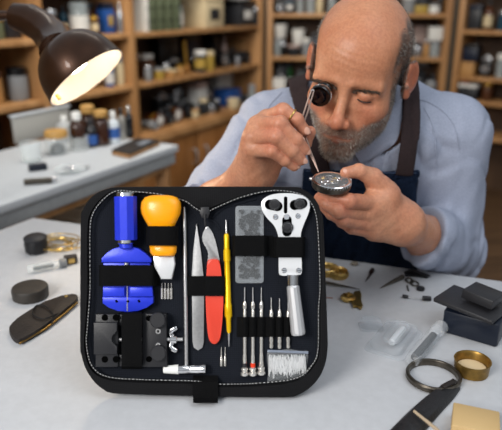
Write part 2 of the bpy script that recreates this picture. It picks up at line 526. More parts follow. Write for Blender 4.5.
M_HAIR = mat('hair_strands', (130, 120, 112), 0.6, attr='Col', spec=0.3)

def strands(name, pv, nv, cols, length, width, dirf, m, parent, seed=1):
    """thousands of short tapering hairs as one mesh"""
    r = np.random.default_rng(seed); n = len(pv)
    L = np.asarray(length) * r.uniform(.6, 1.25, n)
    d = dirf(pv, nv) + r.normal(size=(n, 3)) * .28; d /= np.linalg.norm(d, axis=1)[:, None]
    s = np.cross(d, nv + r.normal(size=(n, 3)) * .5); s /= np.linalg.norm(s, axis=1)[:, None]
    p0 = pv - nv * .0008; p1 = pv + d * L[:, None] * .55 + nv * L[:, None] * .12; p2 = pv + d * L[:, None] - nv * L[:, None] * .04
    w = width * r.uniform(.7, 1.3, n)[:, None]
    v = np.stack([p0 - s * w, p0 + s * w, p1 + s * w * .8, p1 - s * w * .8, p2], 1).reshape(-1, 3)
    i = np.arange(n)[:, None] * 5
    f = [tuple(x) for x in (i + np.array([[0, 1, 2, 3]]))] + [tuple(x) for x in (i + np.array([[3, 2, 4]]))]
    c = np.repeat(cols, 5, axis=0)
    return npmesh(name, v, f, m, None, c, smooth=False)

def vnormals(v, f):
    a = v[f[:, 0]]; n = np.cross(v[f[:, 2]] - a, v[f[:, 3]] - v[f[:, 1]])
    out = np.zeros_like(v)
    for i in range(4):
        for k in range(3): out[:, k] += np.bincount(f[:, i], n[:, k], len(v))
    return out / np.maximum(np.linalg.norm(out, axis=1), 1e-12)[:, None]

# ---- arms and hands, in world space
J = {}
J['shR'] = P(270, 132, 1.10); J['elR'] = P(186, 236, 1.03); J['wrR'] = P(255, 171, .885)     # his right arm, left in the picture
J['shL'] = P(452, 134, 1.10); J['elL'] = P(451, 251, 1.175); J['wrL'] = P(402, 223, .925)
HANDS = {}
# finger chains: list of (x, y, depth, radius)
HANDS['L'] = dict(
    palm=[((404, 221, 0.927, 0.0270), (374, 181, 0.890, 0.0159)), ((404, 219, 0.922, 0.0260), (373, 203, 0.880, 0.0164)), ((404, 223, 0.924, 0.0254), (366, 213, 0.884, 0.0159)),
          ((404, 226, 0.930, 0.0244), (366, 223, 0.892, 0.0148)), ((402, 229, 0.936, 0.0233), (373, 232, 0.902, 0.0138)), ((386, 196, 0.892, 0.0201), (372, 205, 0.884, 0.0170))],
    fingers=[[(388, 193, 0.894, 0.0180), (373, 178, 0.880, 0.0143), (359, 171, 0.865, 0.0104), (346, 173, 0.857, 0.0083)],
             [(373, 203, 0.877, 0.0127), (349, 201, 0.844, 0.0102), (333, 197, 0.850, 0.0090), (323, 192, 0.860, 0.0080)],
             [(366, 214, 0.882, 0.0125), (338, 211, 0.846, 0.0101), (326, 204, 0.856, 0.0089), (319, 198, 0.867, 0.0080)],
             [(367, 224, 0.890, 0.0117), (343, 220, 0.858, 0.0095), (331, 214, 0.872, 0.0085), (324, 208, 0.884, 0.0074)],
             [(374, 232, 0.902, 0.0106), (352, 228, 0.880, 0.0085), (342, 222, 0.894, 0.0076), (336, 216, 0.906, 0.0068)]])
HANDS['R'] = dict(
    palm=[((255, 171, 0.885, 0.0270), (268, 120, 0.852, 0.0160)), ((255, 170, 0.880, 0.0270), (258, 126, 0.838, 0.0154)), ((254, 171, 0.876, 0.0264), (253, 137, 0.832, 0.0149)),
          ((253, 172, 0.876, 0.0253), (252, 149, 0.836, 0.0143)), ((258, 172, 0.890, 0.0253), (272, 160, 0.880, 0.0176)), ((262, 150, 0.870, 0.0220), (272, 135, 0.862, 0.0187))],
    fingers=[[(268, 120, 0.850, 0.0134), (283, 111, 0.826, 0.0110), (297, 120, 0.826, 0.0095), (304, 130, 0.832, 0.0084)],
             [(258, 126, 0.836, 0.0134), (280, 124, 0.806, 0.0110), (296, 140, 0.812, 0.0095), (304, 150, 0.822, 0.0085)],
             [(253, 137, 0.830, 0.0128), (276, 137, 0.804, 0.0106), (292, 151, 0.812, 0.0091), (301, 160, 0.822, 0.0080)],
             [(252, 149, 0.834, 0.0117), (272, 151, 0.812, 0.0097), (285, 160, 0.820, 0.0083), (294, 166, 0.828, 0.0074)],
             [(272, 158, 0.880, 0.0176), (292, 152, 0.868, 0.0143), (304, 142, 0.856, 0.0110), (310, 132, 0.844, 0.0090)]])
def hand_sdf(p, H, wr, el, rw=.0262, re=.037):
    d = None
    for a, b_ in H['palm']:
        c = d_cap(p, P(*a[:3]), P(*b_[:3]), a[3], b_[3]); d = c if d is None else smin(d, c, .012)
    fs = None
    for F_ in H['fingers']:
        g = None
        pts = [P(*j[:3]) for j in F_]
        for i in range(len(F_) - 1):
            c = d_cap(p, pts[i], pts[i + 1], F_[i][3], F_[i + 1][3])
            g = c if g is None else smin(g, c, .0025)
        for i in (1, 2):                                   # knuckle bulges
            g = smin(g, d_sph(p, pts[i], F_[i][3] * 1.0), .003)
        g2 = g
        fs = g2 if fs is None else smin(fs, g2, .0006)
    d = smin(d, fs, .0032)
    axis = (el - wr); 
    d = smin(d, d_cap(p, wr, wr + axis * .5, rw, re), .02)
    d = smin(d, d_cap(p, wr + axis * .5, el, re, re * 1.02), .02)
    d = d + .0005 * wav(p, 230, 0, 5) + .0007 * wav(p, 90, 1, 6)
    return d
def hand_colors(p, H):
    n1 = wav(p, 70, 0, 41); n2 = wav(p, 200, 0, 42)
    c = np.tile(c_lin((204, 149, 118)), (len(p), 1))
    c = lerp3(c, np.tile(c_lin((184, 120, 92)), (len(p), 1)), np.clip(.4 + .35 * n1 + .2 * n2, 0, 1))
    r = 0
    for F_ in H['fingers']:
        for i, w_ in ((1, .016), (2, .011), (3, .011)):
            r = r + np.exp(-(d_sph(p, P(*F_[i][:3]), 0) / w_) ** 2)
    return lerp3(c, np.tile(c_lin((204, 126, 104)), (len(p), 1)), np.clip(r * .4, 0, .5))

PERSON = empty('person', (NECK[0], 1.30, 0), 'bald bearded man in a blue-grey shirt and navy apron bent over a pocket watch', 'person')
pv = []; pf = []; pc = []; base = 0
def addm(v, f, c):
    global base
    pv.append(v); pf.append(np.asarray(f) + base); pc.append(c); base += len(v)
# head and neck
zlo = min(NECKH[2], CHH[2]) - .05
hv, hf = nets(head_neck, (-.13, -.15, -.20), (.13, max(.16, CHH[1] + .1), .15), HH)
hv = relax(hv, hf, 1, .4)
hn = vnormals(hv, hf)
addm(h2w(hv), hf, head_colors(hv))
for s in ('L', 'R'):
    Hd = HANDS[s]; wr = J['wr' + s]; el = J['el' + s]
    pts = np.array([P(*j[:3]) for F_ in Hd['fingers'] for j in F_] + [wr, wr + (el - wr) * .8])
    v, f = nets(lambda p: hand_sdf(p, Hd, wr, el), pts.min(0) - .05, pts.max(0) + .05, HHAND)
    v = relax(v, f, 1, .15)
    addm(v, f, hand_colors(v, Hd))
# trunk under the clothes
SPINE = [NECK, CHEST_T, P(366, 215, 1.26), P(366, 330, 1.36)]
HIP = np.array([SPINE[3][0], 1.42, 0.50])
def torso_sdf(p, off=0.0):
    t = wst(p)
    return t - off
def wst(p):
    sl = J['shR']; sr = J['shL']; mid = (sl + sr) / 2
    R_ = np.array(Matrix.Rotation(math.radians(30), 3, 'X'))
    chest = d_ell(p, mid + np.array([0, .045, -.07]), (.175, .105, .19), R_)
    belly = d_ell(p, (mid + HIP) / 2 + np.array([0, .0, -.05]), (.165, .120, .20), R_)
    hip = d_ell(p, HIP, (.175, .13, .13))
    d = smin(smin(chest, belly, .06), hip, .06)
    d = smin(d, d_cap(p, sl, sr, .050), .05)
    d = smin(d, d_cap(p, mid + np.array([0, .03, .0]), NECK, .08, .060), .05)
    for a, b_ in (('shR', 'elR'), ('shL', 'elL')):
        d = smin(d, d_cap(p, J[a], J[b_], .052, .040), .03)
    return d
FEET = []
def legs_sdf(p):
    d = 9
    for sx in (-1, 1):
        hp = HIP + np.array([.09 * sx, -.03, -.02]); kn = hp + np.array([.05 * sx, -.42, .0]); an = np.array([kn[0], kn[1] + .04, .09])
        c = smin(d_cap(p, hp, kn, .082, .058), d_cap(p, kn, an, .056, .036), .02)
        c = smin(c, d_cap(p, an + np.array([0, .02, -.045]), an + np.array([0, -.17, -.055]), .038, .032), .02)
        d = np.minimum(d, c)
    return d
v, f = nets(lambda p: smin(wst(p), legs_sdf(p), .05), (HIP[0] - .40, .60, -.02), (HIP[0] + .42, 1.56, NECK[2] + .02), .012, slack=2.2)
addm(v, f, np.tile(c_lin((205, 148, 120)), (len(v), 1)))
body = npmesh('body', np.concatenate(pv), np.concatenate(pf), M_SKIN, None, np.concatenate(pc)); wparent(body, PERSON)

# hair strands
def pick(mask, dens, seed):
    r = np.random.default_rng(seed)
    a = np.flatnonzero(mask > r.uniform(0.05, 1, len(mask)))
    k = r.choice(a, size=min(dens, len(a) * 3), replace=True)
    pos = hv[k] + r.normal(size=(len(k), 3)) * HH * .5
    return pos, hn[k]
if FINE:
    mk = beard_mask(hv)
    pos, nn = pick(mk, 8500, 3)
    r = np.random.default_rng(5); t = r.uniform(0, 1, len(pos))[:, None]
    dark = sstep(.02, .05, np.abs(pos[:, 0]))[:, None] * .5
    cc = c_lin((200, 192, 182)) * (1 - t) + c_lin((92, 80, 72)) * t
    cc = cc * (1 - dark * .3)
    bd = strands('beard', pos, nn, cc, .0032 + .0040 * sstep(-.072, -.100, pos[:, 2]), .00026, lambda p, n: n * .25 + np.array([0, -.15, -.9]) + np.sign(p[:, :1]) * np.array([[.25, 0, 0]]), M_HAIR, None, 8)
    vv = np.empty(len(bd.data.vertices) * 3, np.float32); bd.data.vertices.foreach_get('co', vv)
    bd.data.vertices.foreach_set('co', h2w(vv.reshape(-1, 3)).astype(np.float32).ravel()); wparent(bd, PERSON)
    mk = hair_mask(hv)
    pos, nn = pick(mk, 12000, 4)
    t = r.uniform(0, 1, len(pos))[:, None]
    cc = c_lin((150, 142, 134)) * (1 - t) + c_lin((56, 48, 44)) * t
    bd = strands('hair', pos, nn, cc, .0042, .00028, lambda p, n: n * .45 + np.array([0, .5, -.5]), M_HAIR, None, 9)
    vv = np.empty(len(bd.data.vertices) * 3, np.float32); bd.data.vertices.foreach_get('co', vv)
    bd.data.vertices.foreach_set('co', h2w(vv.reshape(-1, 3)).astype(np.float32).ravel()); wparent(bd, PERSON)
    # eyebrows and lashes
    r = np.random.default_rng(15); n = 620
    t = r.uniform(0, 1, n); sx = np.sign(r.uniform(-1, 1, n))
    bx_ = .011 + .040 * t; bz = .0165 - .0035 * (1 - t) + .005 * np.sin(t * 2.6) - .004 * t + r.normal(size=n) * .0013
    g = np.stack([sx * bx_, -.12 * np.ones(n), bz], 1)
    for _ in range(12): g[:, 1] += head_sdf(g)                      # walk in to the skin
    nn = np.tile([0, -1., .1], (n, 1)); nn[:, 0] = sx * .35
    t2 = r.uniform(0, 1, n)[:, None]
    cc = c_lin((112, 96, 84)) * (1 - t2) + c_lin((44, 34, 28)) * t2
    for sd_ in (-1, 1):
        kk = np.sign(g[:, 0]) == sd_
        eb = strands('eyebrow', g[kk], nn[kk], cc[kk], .0062, .0004, lambda p, n_: n_ * .3 + np.stack([np.sign(p[:, 0]) * .9, p[:, 0] * 0 - .1, p[:, 0] * 0 + .05], 1), M_HAIR, None, 10)
        vv = np.empty(len(eb.data.vertices) * 3, np.float32); eb.data.vertices.foreach_get('co', vv)
        eb.data.vertices.foreach_set('co', h2w(vv.reshape(-1, 3)).astype(np.float32).ravel()); wparent(eb, PERSON)
M_LASH = mat('lashes', (48, 32, 26), 0.6)
for sx in (-1, 1):
    pts = []; b = new()
    for k in range(9):
        a = math.radians(-50 + 100 * k / 8)
        pts.append((sx * .0315 + .0139 * math.sin(a) * 1.0, -.0745 - .0132 * math.cos(a) * .95, .0022 - .0022 * math.cos(a)))
    tube(b, [tuple(h2w(np.array(q))) for q in pts], .0010, 6)
    wparent(link('eyelashes', b, M_LASH), PERSON)

# ---- clothes
M_SHIRT = mat('shirt_cloth', (156, 163, 182), 0.9, noise=.12, nscale=380, bump=.25, bscale=900, spec=.1)
M_APRON = mat('apron_cloth', (30, 42, 62), .85, noise=.3, nscale=420, bump=.3, bscale=700, spec=.15)
M_STRAP = mat('strap_cloth', (56, 47, 48), .85, noise=.25, nscale=420, bump=.3, bscale=700, spec=.15)
M_TROUSER = weave('trouser_cloth', (40, 44, 54), (52, 56, 66), 700, 0.9, 0.3)
def folds(p):
    """cloth folds: broad soft creases"""
    sx_ = np.tanh((p[:, 0] - .2) / .08)
    q_ = np.stack([p[:, 0] * 1.1 - .5 * sx_ * p[:, 2], p[:, 1] * .8, p[:, 2] * .38 + .2 * sx_ * p[:, 0]], 1)
    rd = np.abs(wav(q_, 27, 0, 53))
    r2 = np.abs(wav(q_, 48, 0, 57))
    return .0062 * (1 - np.minimum(rd / .18, 1)) ** 1.3 + .0034 * (1 - np.minimum(r2 / .2, 1)) ** 1.3 + .0045 * wav(p, 26, 0, 51) + .0020 * wav(p * np.array([1.6, 1, .6]), 60, 0, 52) 
def arm_cloth(p, sh, el, wr, cuff):
    a = np.asarray(sh); e = np.asarray(el); w_ = np.asarray(wr)
    d = d_cap(p, a, e, .066, .055)
    c = e + (w_ - e) * cuff
    f_ = d_cap(p, e, c, .058, .052)
    ax = (w_ - e) / np.linalg.norm(w_ - e); fwd_ = np.array([FWD[0], FWD[1], FWD[2]]); ax = ax - fwd_ * (ax @ fwd_) * .8; ax = ax / np.linalg.norm(ax)
    f_ = smax(f_, (p - c) @ ax, .006)
    # rolled cuff: a thicker band before the opening
    c2 = e + (w_ - e) * (cuff - .16)
    rc = smax(smax(d_cap(p, c2, c, .058, .055), (p - c) @ ax, .004), -((p - c2) @ ax), .004)
    d = smin(d, f_, .03)
    # folds that ring the elbow
    tt = np.exp(-(d_sph(p, e, 0) / .10) ** 2)
    d = d + tt * .0055 * np.sin((p @ ax) * 150 + 3 * wav(p, 30, 0, 61))
    return np.minimum(d, rc)
def shirt_base(p):
    d = wst_wide(p)
    for s, cf in (('R', CUFF_R), ('L', CUFF_L)):
        d = smin(d, arm_cloth(p, J['sh' + s], J['el' + s], J['wr' + s], cf), .035)
    return d
def wst_wide(p):
    sl = J['shR']; sr = J['shL']; mid = (sl + sr) / 2
    R_ = np.array(Matrix.Rotation(math.radians(30), 3, 'X'))
    chest = d_ell(p, mid + np.array([0, .045, -.07]), (.192, .120, .20), R_)
    belly = d_ell(p, (mid + HIP) / 2 + np.array([0, .0, -.05]), (.180, .135, .21), R_)
    hip = d_ell(p, HIP, (.186, .142, .13))
    d = smin(smin(chest, belly, .06), hip, .06)
    d = smin(d, d_cap(p, sl, sr, .060), .06)
    nk = mid + np.array([0, .03, .0])
    d = smin(d, d_cap(p, nk, NECK + (NECK - nk) * -.15, .09, .070), .06)
    return d
def shirt_sdf(p):
    d = shirt_base(p) + folds(p)
    # neck opening
    up = (w2h(NECK) * 0)
    nax = (HC - NECK) / np.linalg.norm(HC - NECK)
    cut = d_cap(p, NECK - nax * .01 + np.array([0, -.02, 0]), NECK + nax * .3 + np.array([0, -.03, 0]), .066, .10)
    return smax(d, -cut, .006)
shl = min(J['shR'][0], J['elR'][0]) - .10; shr = max(J['shL'][0], J['elL'][0]) + .12
v, f = nets(shirt_sdf, (shl, .82, HIP[2] - .06), (shr, 1.56, NECK[2] + .09), HS_, slack=2.0)
v = relax(v, f, 2, .4)
o = npmesh('shirt', v, f, M_SHIRT); wparent(o, PERSON)
# trousers and shoes, out of sight under the bench
v, f = nets(lambda p: smax(smin(d_ell(p, HIP, (.186, .142, .13)), legs_sdf(p) - .012, .05), .07 - p[:, 2], .01), (HIP[0] - .30, .62, 0.0), (HIP[0] + .30, 1.56, .66), .012, slack=2.2)
o = npmesh('trousers', v, f, M_TROUSER); wparent(o, PERSON)
v, f = nets(lambda p: smax(legs_sdf(p) - .008, p[:, 2] - .10, .01), (HIP[0] - .30, .55, -.012), (HIP[0] + .30, 1.3, .13), .008, slack=2.2)
v[:, 2] = np.maximum(v[:, 2], 0.0)
o = npmesh('shoes', v, f, mat('shoe_leather', (40, 30, 24), .4)); wparent(o, PERSON)

# apron bib: a shell that follows the shirt
def inshell(p, off, th):
    d = shirt_base(p) + folds(p) * .5
    return smax(d - off - th, -(d - off), .001)
def px_of(p):
    r = p - CAM; dd = r @ FWD
    return 251 + FPX * (r @ RGT) / dd, 215 - FPX * (r @ UPV) / dd
B0 = P(302, 166, 1.03); B1 = P(421, 170, 1.03)
BX0, BX1 = B0[0], B1[0]; BZ = (B0[2] + B1[2]) / 2
def apron_sdf(p):
    s = inshell(p, .006, .005)
    x0 = BX0 - .45 * np.clip(BZ - .12 - p[:, 2], 0, .1); x1 = BX1 + .45 * np.clip(BZ - .12 - p[:, 2], 0, .1)
    reg = np.maximum(np.maximum(x0 - p[:, 0], p[:, 0] - x1), p[:, 2] - BZ)
    reg = np.maximum(reg, p[:, 1] - 1.26)
    for k_ in ('R', 'L'): reg = np.maximum(reg, .012 - arm_cloth(p, J['sh' + k_], J['el' + k_], J['wr' + k_], .6))
    return smax(s, reg, .002)
v, f = nets(apron_sdf, (BX0 - .08, .80, HIP[2] - .05), (BX1 + .08, 1.26, BZ + .02), HS_, slack=2.0)
v = relax(v, f, 2, .4)
o = npmesh('apron', v, f, M_APRON); wparent(o, PERSON)
def trace(px, py, off=0.0, f=None):
    f = f or shirt_sdf; r_ = FWD + RGT * (px - 251) / FPX + UPV * (215 - py) / FPX; r_ = r_ / np.linalg.norm(r_); t = .86
    for _ in range(60):
        d_ = float(f((CAM + r_ * t)[None])[0]) - off
        if d_ < .0003: break
        t += d_ * .7
        if t > 1.6: break
    return CAM + r_ * t
SAB = {-1: (trace(321, 172, .007, shirt_base), trace(299, 90, .007, shirt_base)), 1: (trace(404, 172, .007, shirt_base), trace(410, 92, .007, shirt_base))}
def strap_sdf(p, side):
    s = inshell(p, .008, .007)
    a, b_ = SAB[side]
    a = a - (b_ - a) * .05
    ax = (b_ - a); L_ = np.linalg.norm(ax[[0, 2]]); ux = ax[0] / L_; uz = ax[2] / L_
    t = (p[:, 0] - a[0]) * ux + (p[:, 2] - a[2]) * uz
    w_ = np.abs(-(p[:, 0] - a[0]) * uz + (p[:, 2] - a[2]) * ux) - .0165
    # behind the shoulder the strap goes straight back
    back = np.abs(p[:, 0] - b_[0]) - .0175
    reg = np.where(p[:, 1] > b_[1], back, w_)
    reg = np.maximum(reg, -t)
    reg = np.maximum(reg, BZ - .012 - p[:, 2])
    return smax(s, reg, .002)
for sd in (-1, 1):
    v, f = nets(lambda p: strap_sdf(p, sd), (BX0 - .08, .82, BZ - .05), (BX1 + .10, 1.50, NECK[2] + .12), .0032, slack=2.0)
    v = relax(v, f, 2, .4)
    o = npmesh('apron_strap', v, f, M_STRAP); wparent(o, PERSON)

# ---- things sewn on the shirt: traced onto its surface
def fold_band(inner, outer, th, m, name, lift_in=.012, lift_out=.005, fsdf=None):
    """turned-down strip: inner edge stands off the cloth, outer edge lies on it"""
    A = smooth_path([tuple(x) for x in inner], 5); B = smooth_path([tuple(x) for x in outer], 5); n = len(A); W = 6; V_ = []; F_ = []
    a3 = [trace(x, y, lift_in, fsdf) for x, y in A]; b3 = [trace(x, y, lift_out, fsdf) for x, y in B]
    for s_ in (0, 1):
        for i in range(n):
            for j in range(W):
                t = j / (W - 1); p = a3[i] * (1 - t) + b3[i] * t
                p = p - FWD * (.004 * math.sin(PI * min(1, t * 1.2))) + FWD * (th * s_)
                V_.append(tuple(p))
    o_ = n * W
    for i in range(n - 1):
        for j in range(W - 1):
            a = i * W + j; F_.append((a, a + 1, a + W + 1, a + W)); F_.append((o_ + a, o_ + a + W, o_ + a + W + 1, o_ + a + 1))
        for j in (0, W - 1):
            a = i * W + j; F_.append((a, a + W, o_ + a + W, o_ + a))
    for j in range(W - 1):
        for i in (0, n - 1):
            a = i * W + j; F_.append((a, a + 1, o_ + a + 1, o_ + a))
    b = new(); add_geo(b, V_, F_); bmesh.ops.recalc_face_normals(b, faces=b.faces)
    wparent(link(name, b, m, ang=60), PERSON)
fold_band([(397, 84), (388, 108), (373, 131), (350, 149)], [(408, 96), (402, 120), (394, 144), (362, 165)], .003, M_SHIRT, 'collar', lift_in=.015, lift_out=.006, fsdf=shirt_base)
fold_band([(314, 98), (315, 118), (322, 138), (338, 151)], [(308, 104), (309, 128), (317, 150), (334, 164)], .003, M_SHIRT, 'collar', fsdf=shirt_base)
def seam(pts, r_=.0011, off=.0002, m=None, name='seam', par=None, f=None):
    b = new(); tube(b, [tuple(trace(x, y, off, f)) for x, y in smooth_path(pts, 6)], r_, 6); wparent(link(name, b, m or M_SHIRT), par or PERSON)
seam([(414, 98), (430, 103), (446, 114), (456, 130), (460, 150)])
seam([(424, 108), (432, 124), (436, 150), (437, 176)])
seam([(282, 92), (268, 108), (262, 128), (260, 140)])
# apron hem stitches
M_HEM = mat('apron_thread', (58, 72, 98), .8)
def apron_hit(p): return apron_sdf(p)
seam([(306, 171), (330, 171), (360, 172), (390, 173), (416, 173)], .0007, .0004, M_HEM, 'hem_stitch', f=apron_hit)
# finger nails
M_NAIL = mat('nail', (216, 164, 142), .28, coat=.3)
for s_, idx in (('R', (0, 1, 2, 3)), ('L', (0,))):
    for k in idx:
        F_ = HANDS[s_]['fingers'][k]; a = P(*F_[2][:3]); t_ = P(*F_[3][:3]); r_ = F_[3][3]
        ax = (t_ - a) / np.linalg.norm(t_ - a); n_ = -FWD - ax * (-FWD @ ax); n_ /= np.linalg.norm(n_); n_ = n_ * .8 + UPV * .45 - ax * (UPV @ ax) * .45; n_ /= np.linalg.norm(n_); sd = np.cross(ax, n_)
        c = t_ + ax * r_ * .15 + n_ * r_ * .80
        b = new(); bmesh.ops.create_icosphere(b, subdivisions=3, radius=1)
        for v_ in b.verts:
            q = np.array(v_.co); x_, y_, z_ = q
            w_ = sd * x_ * r_ * .66 + ax * y_ * r_ * .80 + n_ * (z_ * r_ * .18 - r_ * .22 * (x_ * x_))
            v_.co = Vector(tuple(c + w_))
        wparent(link('fingernail', b, M_NAIL), PERSON)
# ------------------------------------------------------------------ the open tool case leaning on the table
D0 = 0.7335; SC = D0 / FPX
KO = P(205, 396, D0)
KM = Matrix(((1, 0, 0, KO[0]), (0, UPV[1], -FWD[1], KO[1]), (0, UPV[2], -FWD[2], KO[2]), (0, 0, 0, 1)))
def k2(px, py, h=0.0):
    """place in the case: across, up and out of the lining, from a spot in the photograph"""
    d = D0 - h
    return (((px - 251) * d - (205 - 251) * D0) / FPX, ((215 - py) * d - (215 - 396) * D0) / FPX)
def k3(px, py, h=0.0):
    a = k2(px, py, h); return (a[0], a[1], h)
def kthing(name, px, py, label, cat, group=None, h=0.0):
    o = empty(name, (0, 0, 0), label, cat, group, mw=KM @ Matrix.Translation(Vector(k3(px, py, 0)) + Vector((0, 0, h))))
    return o, Vector(k3(px, py, 0)) + Vector((0, 0, h))
class KPart:
    """collects shapes in case coordinates and links them under a thing"""
    def __init__(s, root, org): s.root = root; s.org = org
    def link(s, name, bm, m, parent=None, ang=40):
        bmesh.ops.translate(bm, vec=-s.org, verts=bm.verts)
        return link(name, bm, m, parent or s.root, ang=ang)
S_ = SC
M_NYL = weave('case_nylon', (18, 18, 19), (32, 32, 34), 2600, 0.75, 0.4)
M_LINE = weave('case_lining', (24, 26, 31), (36, 39, 46), 2600, 0.9, 0.3)
M_ELA = mat('elastic_web', (10, 10, 12), 0.85, noise=0.4, nscale=300, stretch=(.15, 5, 1), bump=0.5, bscale=420, spec=.2)
M_ELV = mat('elastic_web_upright', (10, 10, 12), 0.85, noise=0.4, nscale=300, stretch=(5, .15, 1), bump=0.5, bscale=420, spec=.2)
M_STITCH = mat('thread_grey', (185, 185, 185), 0.8)
M_ZIP = mat('zip_black', (12, 12, 13), 0.45)
M_CHROME = mat('chrome', (228, 228, 230), 0.14, 1.0, bump=.02)
M_STEEL = mat('brushed_steel', (205, 204, 204), 0.34, 0.85, noise=.12, nscale=300, bump=.05)
M_NICKEL = mat('nickel', (226, 222, 216), 0.26, 0.8, noise=.1, nscale=200)
M_BLUE = mat('blue_anodised', (44, 62, 214), 0.34, 0.15, noise=.05, nscale=80, bump=.06, bscale=300)
M_ORANGE = mat('orange_plastic', (255, 164, 6), 0.32, coat=.15, bump=.02)
M_RED = mat('red_plastic', (222, 70, 52), 0.42, bump=.05)
M_YEL = mat('yellow_lacquer', (240, 190, 10), 0.3, 0.35)
M_PEARL = mat('pearl_enamel', (232, 233, 235), 0.2, 0.25, coat=.3)
M_BLK = mat('black_plastic', (40, 40, 43), 0.45, bump=.1, bscale=500)
M_BLK2 = mat('black_plastic_and_hole_shade', (6, 6, 7), 0.8, spec=.05)  # colour of the black pins; also paints the shade inside holes and slots
M_WHT = mat('white_plastic', (232, 232, 228), 0.4)
M_CLEAR = mat('clear_plastic', (225, 230, 235), 0.12, alpha=.07, spec=.8)
M_RING_R = mat('red_ring', (226, 62, 30), 0.4)

case, o0 = kthing('tool_case', 205, 396, 'open black zipped nylon case of watch repair tools leaning on the white worktop', 'tool case')
KC = KPart(case, o0)
outl = [(82, 222), (84, 210), (90, 200), (98, 193), (110, 188.5), (125, 187), (205, 186.5), (290, 187), (300, 188.5), (310, 194), (317, 203), (321, 214), (323, 226),
        (327, 330), (327, 348), (325, 362), (319, 376), (309, 387), (297, 394), (282, 396), (205, 395), (120, 392.5), (106, 389), (95, 380), (87, 367), (83, 354), (81.5, 340)]
inn = [(116, 191), (103.3, 199.4), (93, 213.7), (90, 232), (90, 289), (87.5, 325), (86.5, 345), (92, 366), (107, 376.5), (140, 379.5), (195, 381), (218, 384), (260, 383), (296.7, 378), (312, 365),
       (318, 349), (318.5, 310), (320, 285), (318, 232), (314, 208.5), (303.6, 196), (285.5, 191), (264.8, 191.5), (239, 198), (215.5, 208), (205, 212.5), (195, 208), (183.6, 200.5), (158, 194), (132, 191.5)]
outs = smooth_path(outl, 4, True); inns = smooth_path(inn, 8, True)
b = new(); prism(b, [k2(x, y) for x, y in outs], -.004, .0, .0015); KC.link('shell', b, M_NYL)
# padded rim between outline and lining: built as a ring
def ring_between(b, A, B, zA, zT, zB, n=120):
    """padded ring: A outer loop, B inner loop"""
    def res(L):
        L = [Vector((p[0], p[1])) for p in L]; c = sum(L, Vector((0, 0))) / len(L); out = []
        for k in range(n):
            a = 2 * PI * k / n; d = Vector((math.cos(a), math.sin(a))); best = None
            for i in range(len(L)):
                p, q = L[i] - CEN, L[(i + 1) % len(L)] - CEN
                den = d.x * (q.y - p.y) - d.y * (q.x - p.x)
                if abs(den) < 1e-12: continue
                t = (p.x * (q.y - p.y) - p.y * (q.x - p.x)) / den; s = (p.x * d.y - p.y * d.x) / den
                if t > 0 and -1e-6 <= s <= 1 + 1e-6 and (best is None or t > best): best = t
            out.append(CEN + d * best)
        return out
    CEN = Vector(k2(205, 290)); a = res(A); c = res(B)
    prof = [(0, zA), (.02, zT * .75), (.12, zT), (.5, zT), (.88, zT * .97), (.98, zT * .7), (1, zB)]
    verts = []; faces = []
    for t, z in prof:
        for i in range(n):
            p = a[i].lerp(c[i], t); verts.append((p.x, p.y, z))
    for j in range(len(prof) - 1):
        for i in range(n):
            i2 = (i + 1) % n; faces.append((j * n + i, j * n + i2, (j + 1) * n + i2, (j + 1) * n + i))
    add_geo(b, verts, faces)
b = new(); ring_between(b, [k2(x, y) for x, y in outs], [k2(x, y) for x, y in inns], 0, .0085, .0006, 180); KC.link('padded_rim', b, M_NYL)
b = new(); prism(b, [k2(x, y) for x, y in inns], .0001, .0010, 0); KC.link('lining', b, M_LINE)
# zip: coil along the inner edge, stitches outside it, slider in the middle of the top
b = new(); tube(b, [k3(x, y, .0082) for x, y in inns], .0011, 8, True); KC.link('zip_coil', b, M_ZIP)
b = new(); st = [Vector(k3(x, y, .0096)) for x, y in smooth_path(inn, 30, True)]
acc = 0; on = []; last = st[0]; seg = .0034
for i in range(1, len(st)):
    acc += (st[i] - st[i - 1]).length
    if acc >= seg:
        p, q = last, st[i]; d = (q - p)
        if d.length > 1e-5: tube(b, [p + d * .15, p + d * .62], .00045, 5)
        last = st[i]; acc = 0
KC.link('zip_stitching', b, M_STITCH)
b = new(); prism(b, [k2(*p, .009) for p in ((201, 207), (209, 207), (210, 213), (208, 218), (202, 218), (200, 213))], .0085, .0125, .0008)
tube(b, [k3(205, 214, .0132), k3(205, 220, .0128), k3(205.5, 226, .0115)], .0014, 8)
KC.link('zip_slider', b, M_BLK)
# creased gusset cloth between the outline and the dip of the zip
b = new()
for pts in ([(212, 218), (224, 208), (240, 203), (256, 199)], [(209, 220), (216, 223), (220, 229)]):
    tube(b, [k3(x, y, .0012) for x, y in smooth_path(pts, 5)], .0016, 8)
KC.link('gusset_fold', b, M_LINE)
# pull tab over the lower edge
b = new()
tp = [(375.5, .0016), (378, .0045), (382, .0108), (392, .0122), (398, .0130), (402, .0190), (403, .0215)]
vs = []
for y, h in tp:
    for x in (193, 218): vs.append(k3(x, y, h))
for y, h in reversed(tp):
    for x in (193.4, 217.6): vs.append(k3(x, y - .5, h - .0014))
n_ = len(tp) * 2
add_geo(b, vs, [(2 * i, 2 * i + 1, 2 * i + 3, 2 * i + 2) for i in range(n_ - 1)] + [(0, 2 * n_ - 2, 2 * n_ - 1, 1)])
bmesh.ops.recalc_face_normals(b, faces=b.faces)
KC.link('pull_tab', b, M_ELV)
# stand-up back cover
b = new()
top = k3(205, 192, -.006)
bc = rrect(.285, .224, .03, 6)
prism(b, bc, -.004, .004, .001, M=Matrix.Translation((.0, .2460, -.0100)) @ Matrix.Rotation(math.radians(33), 4, 'X') @ Matrix.Translation((0, -.1215, 0)))
KC.link('back_cover', b, M_NYL)

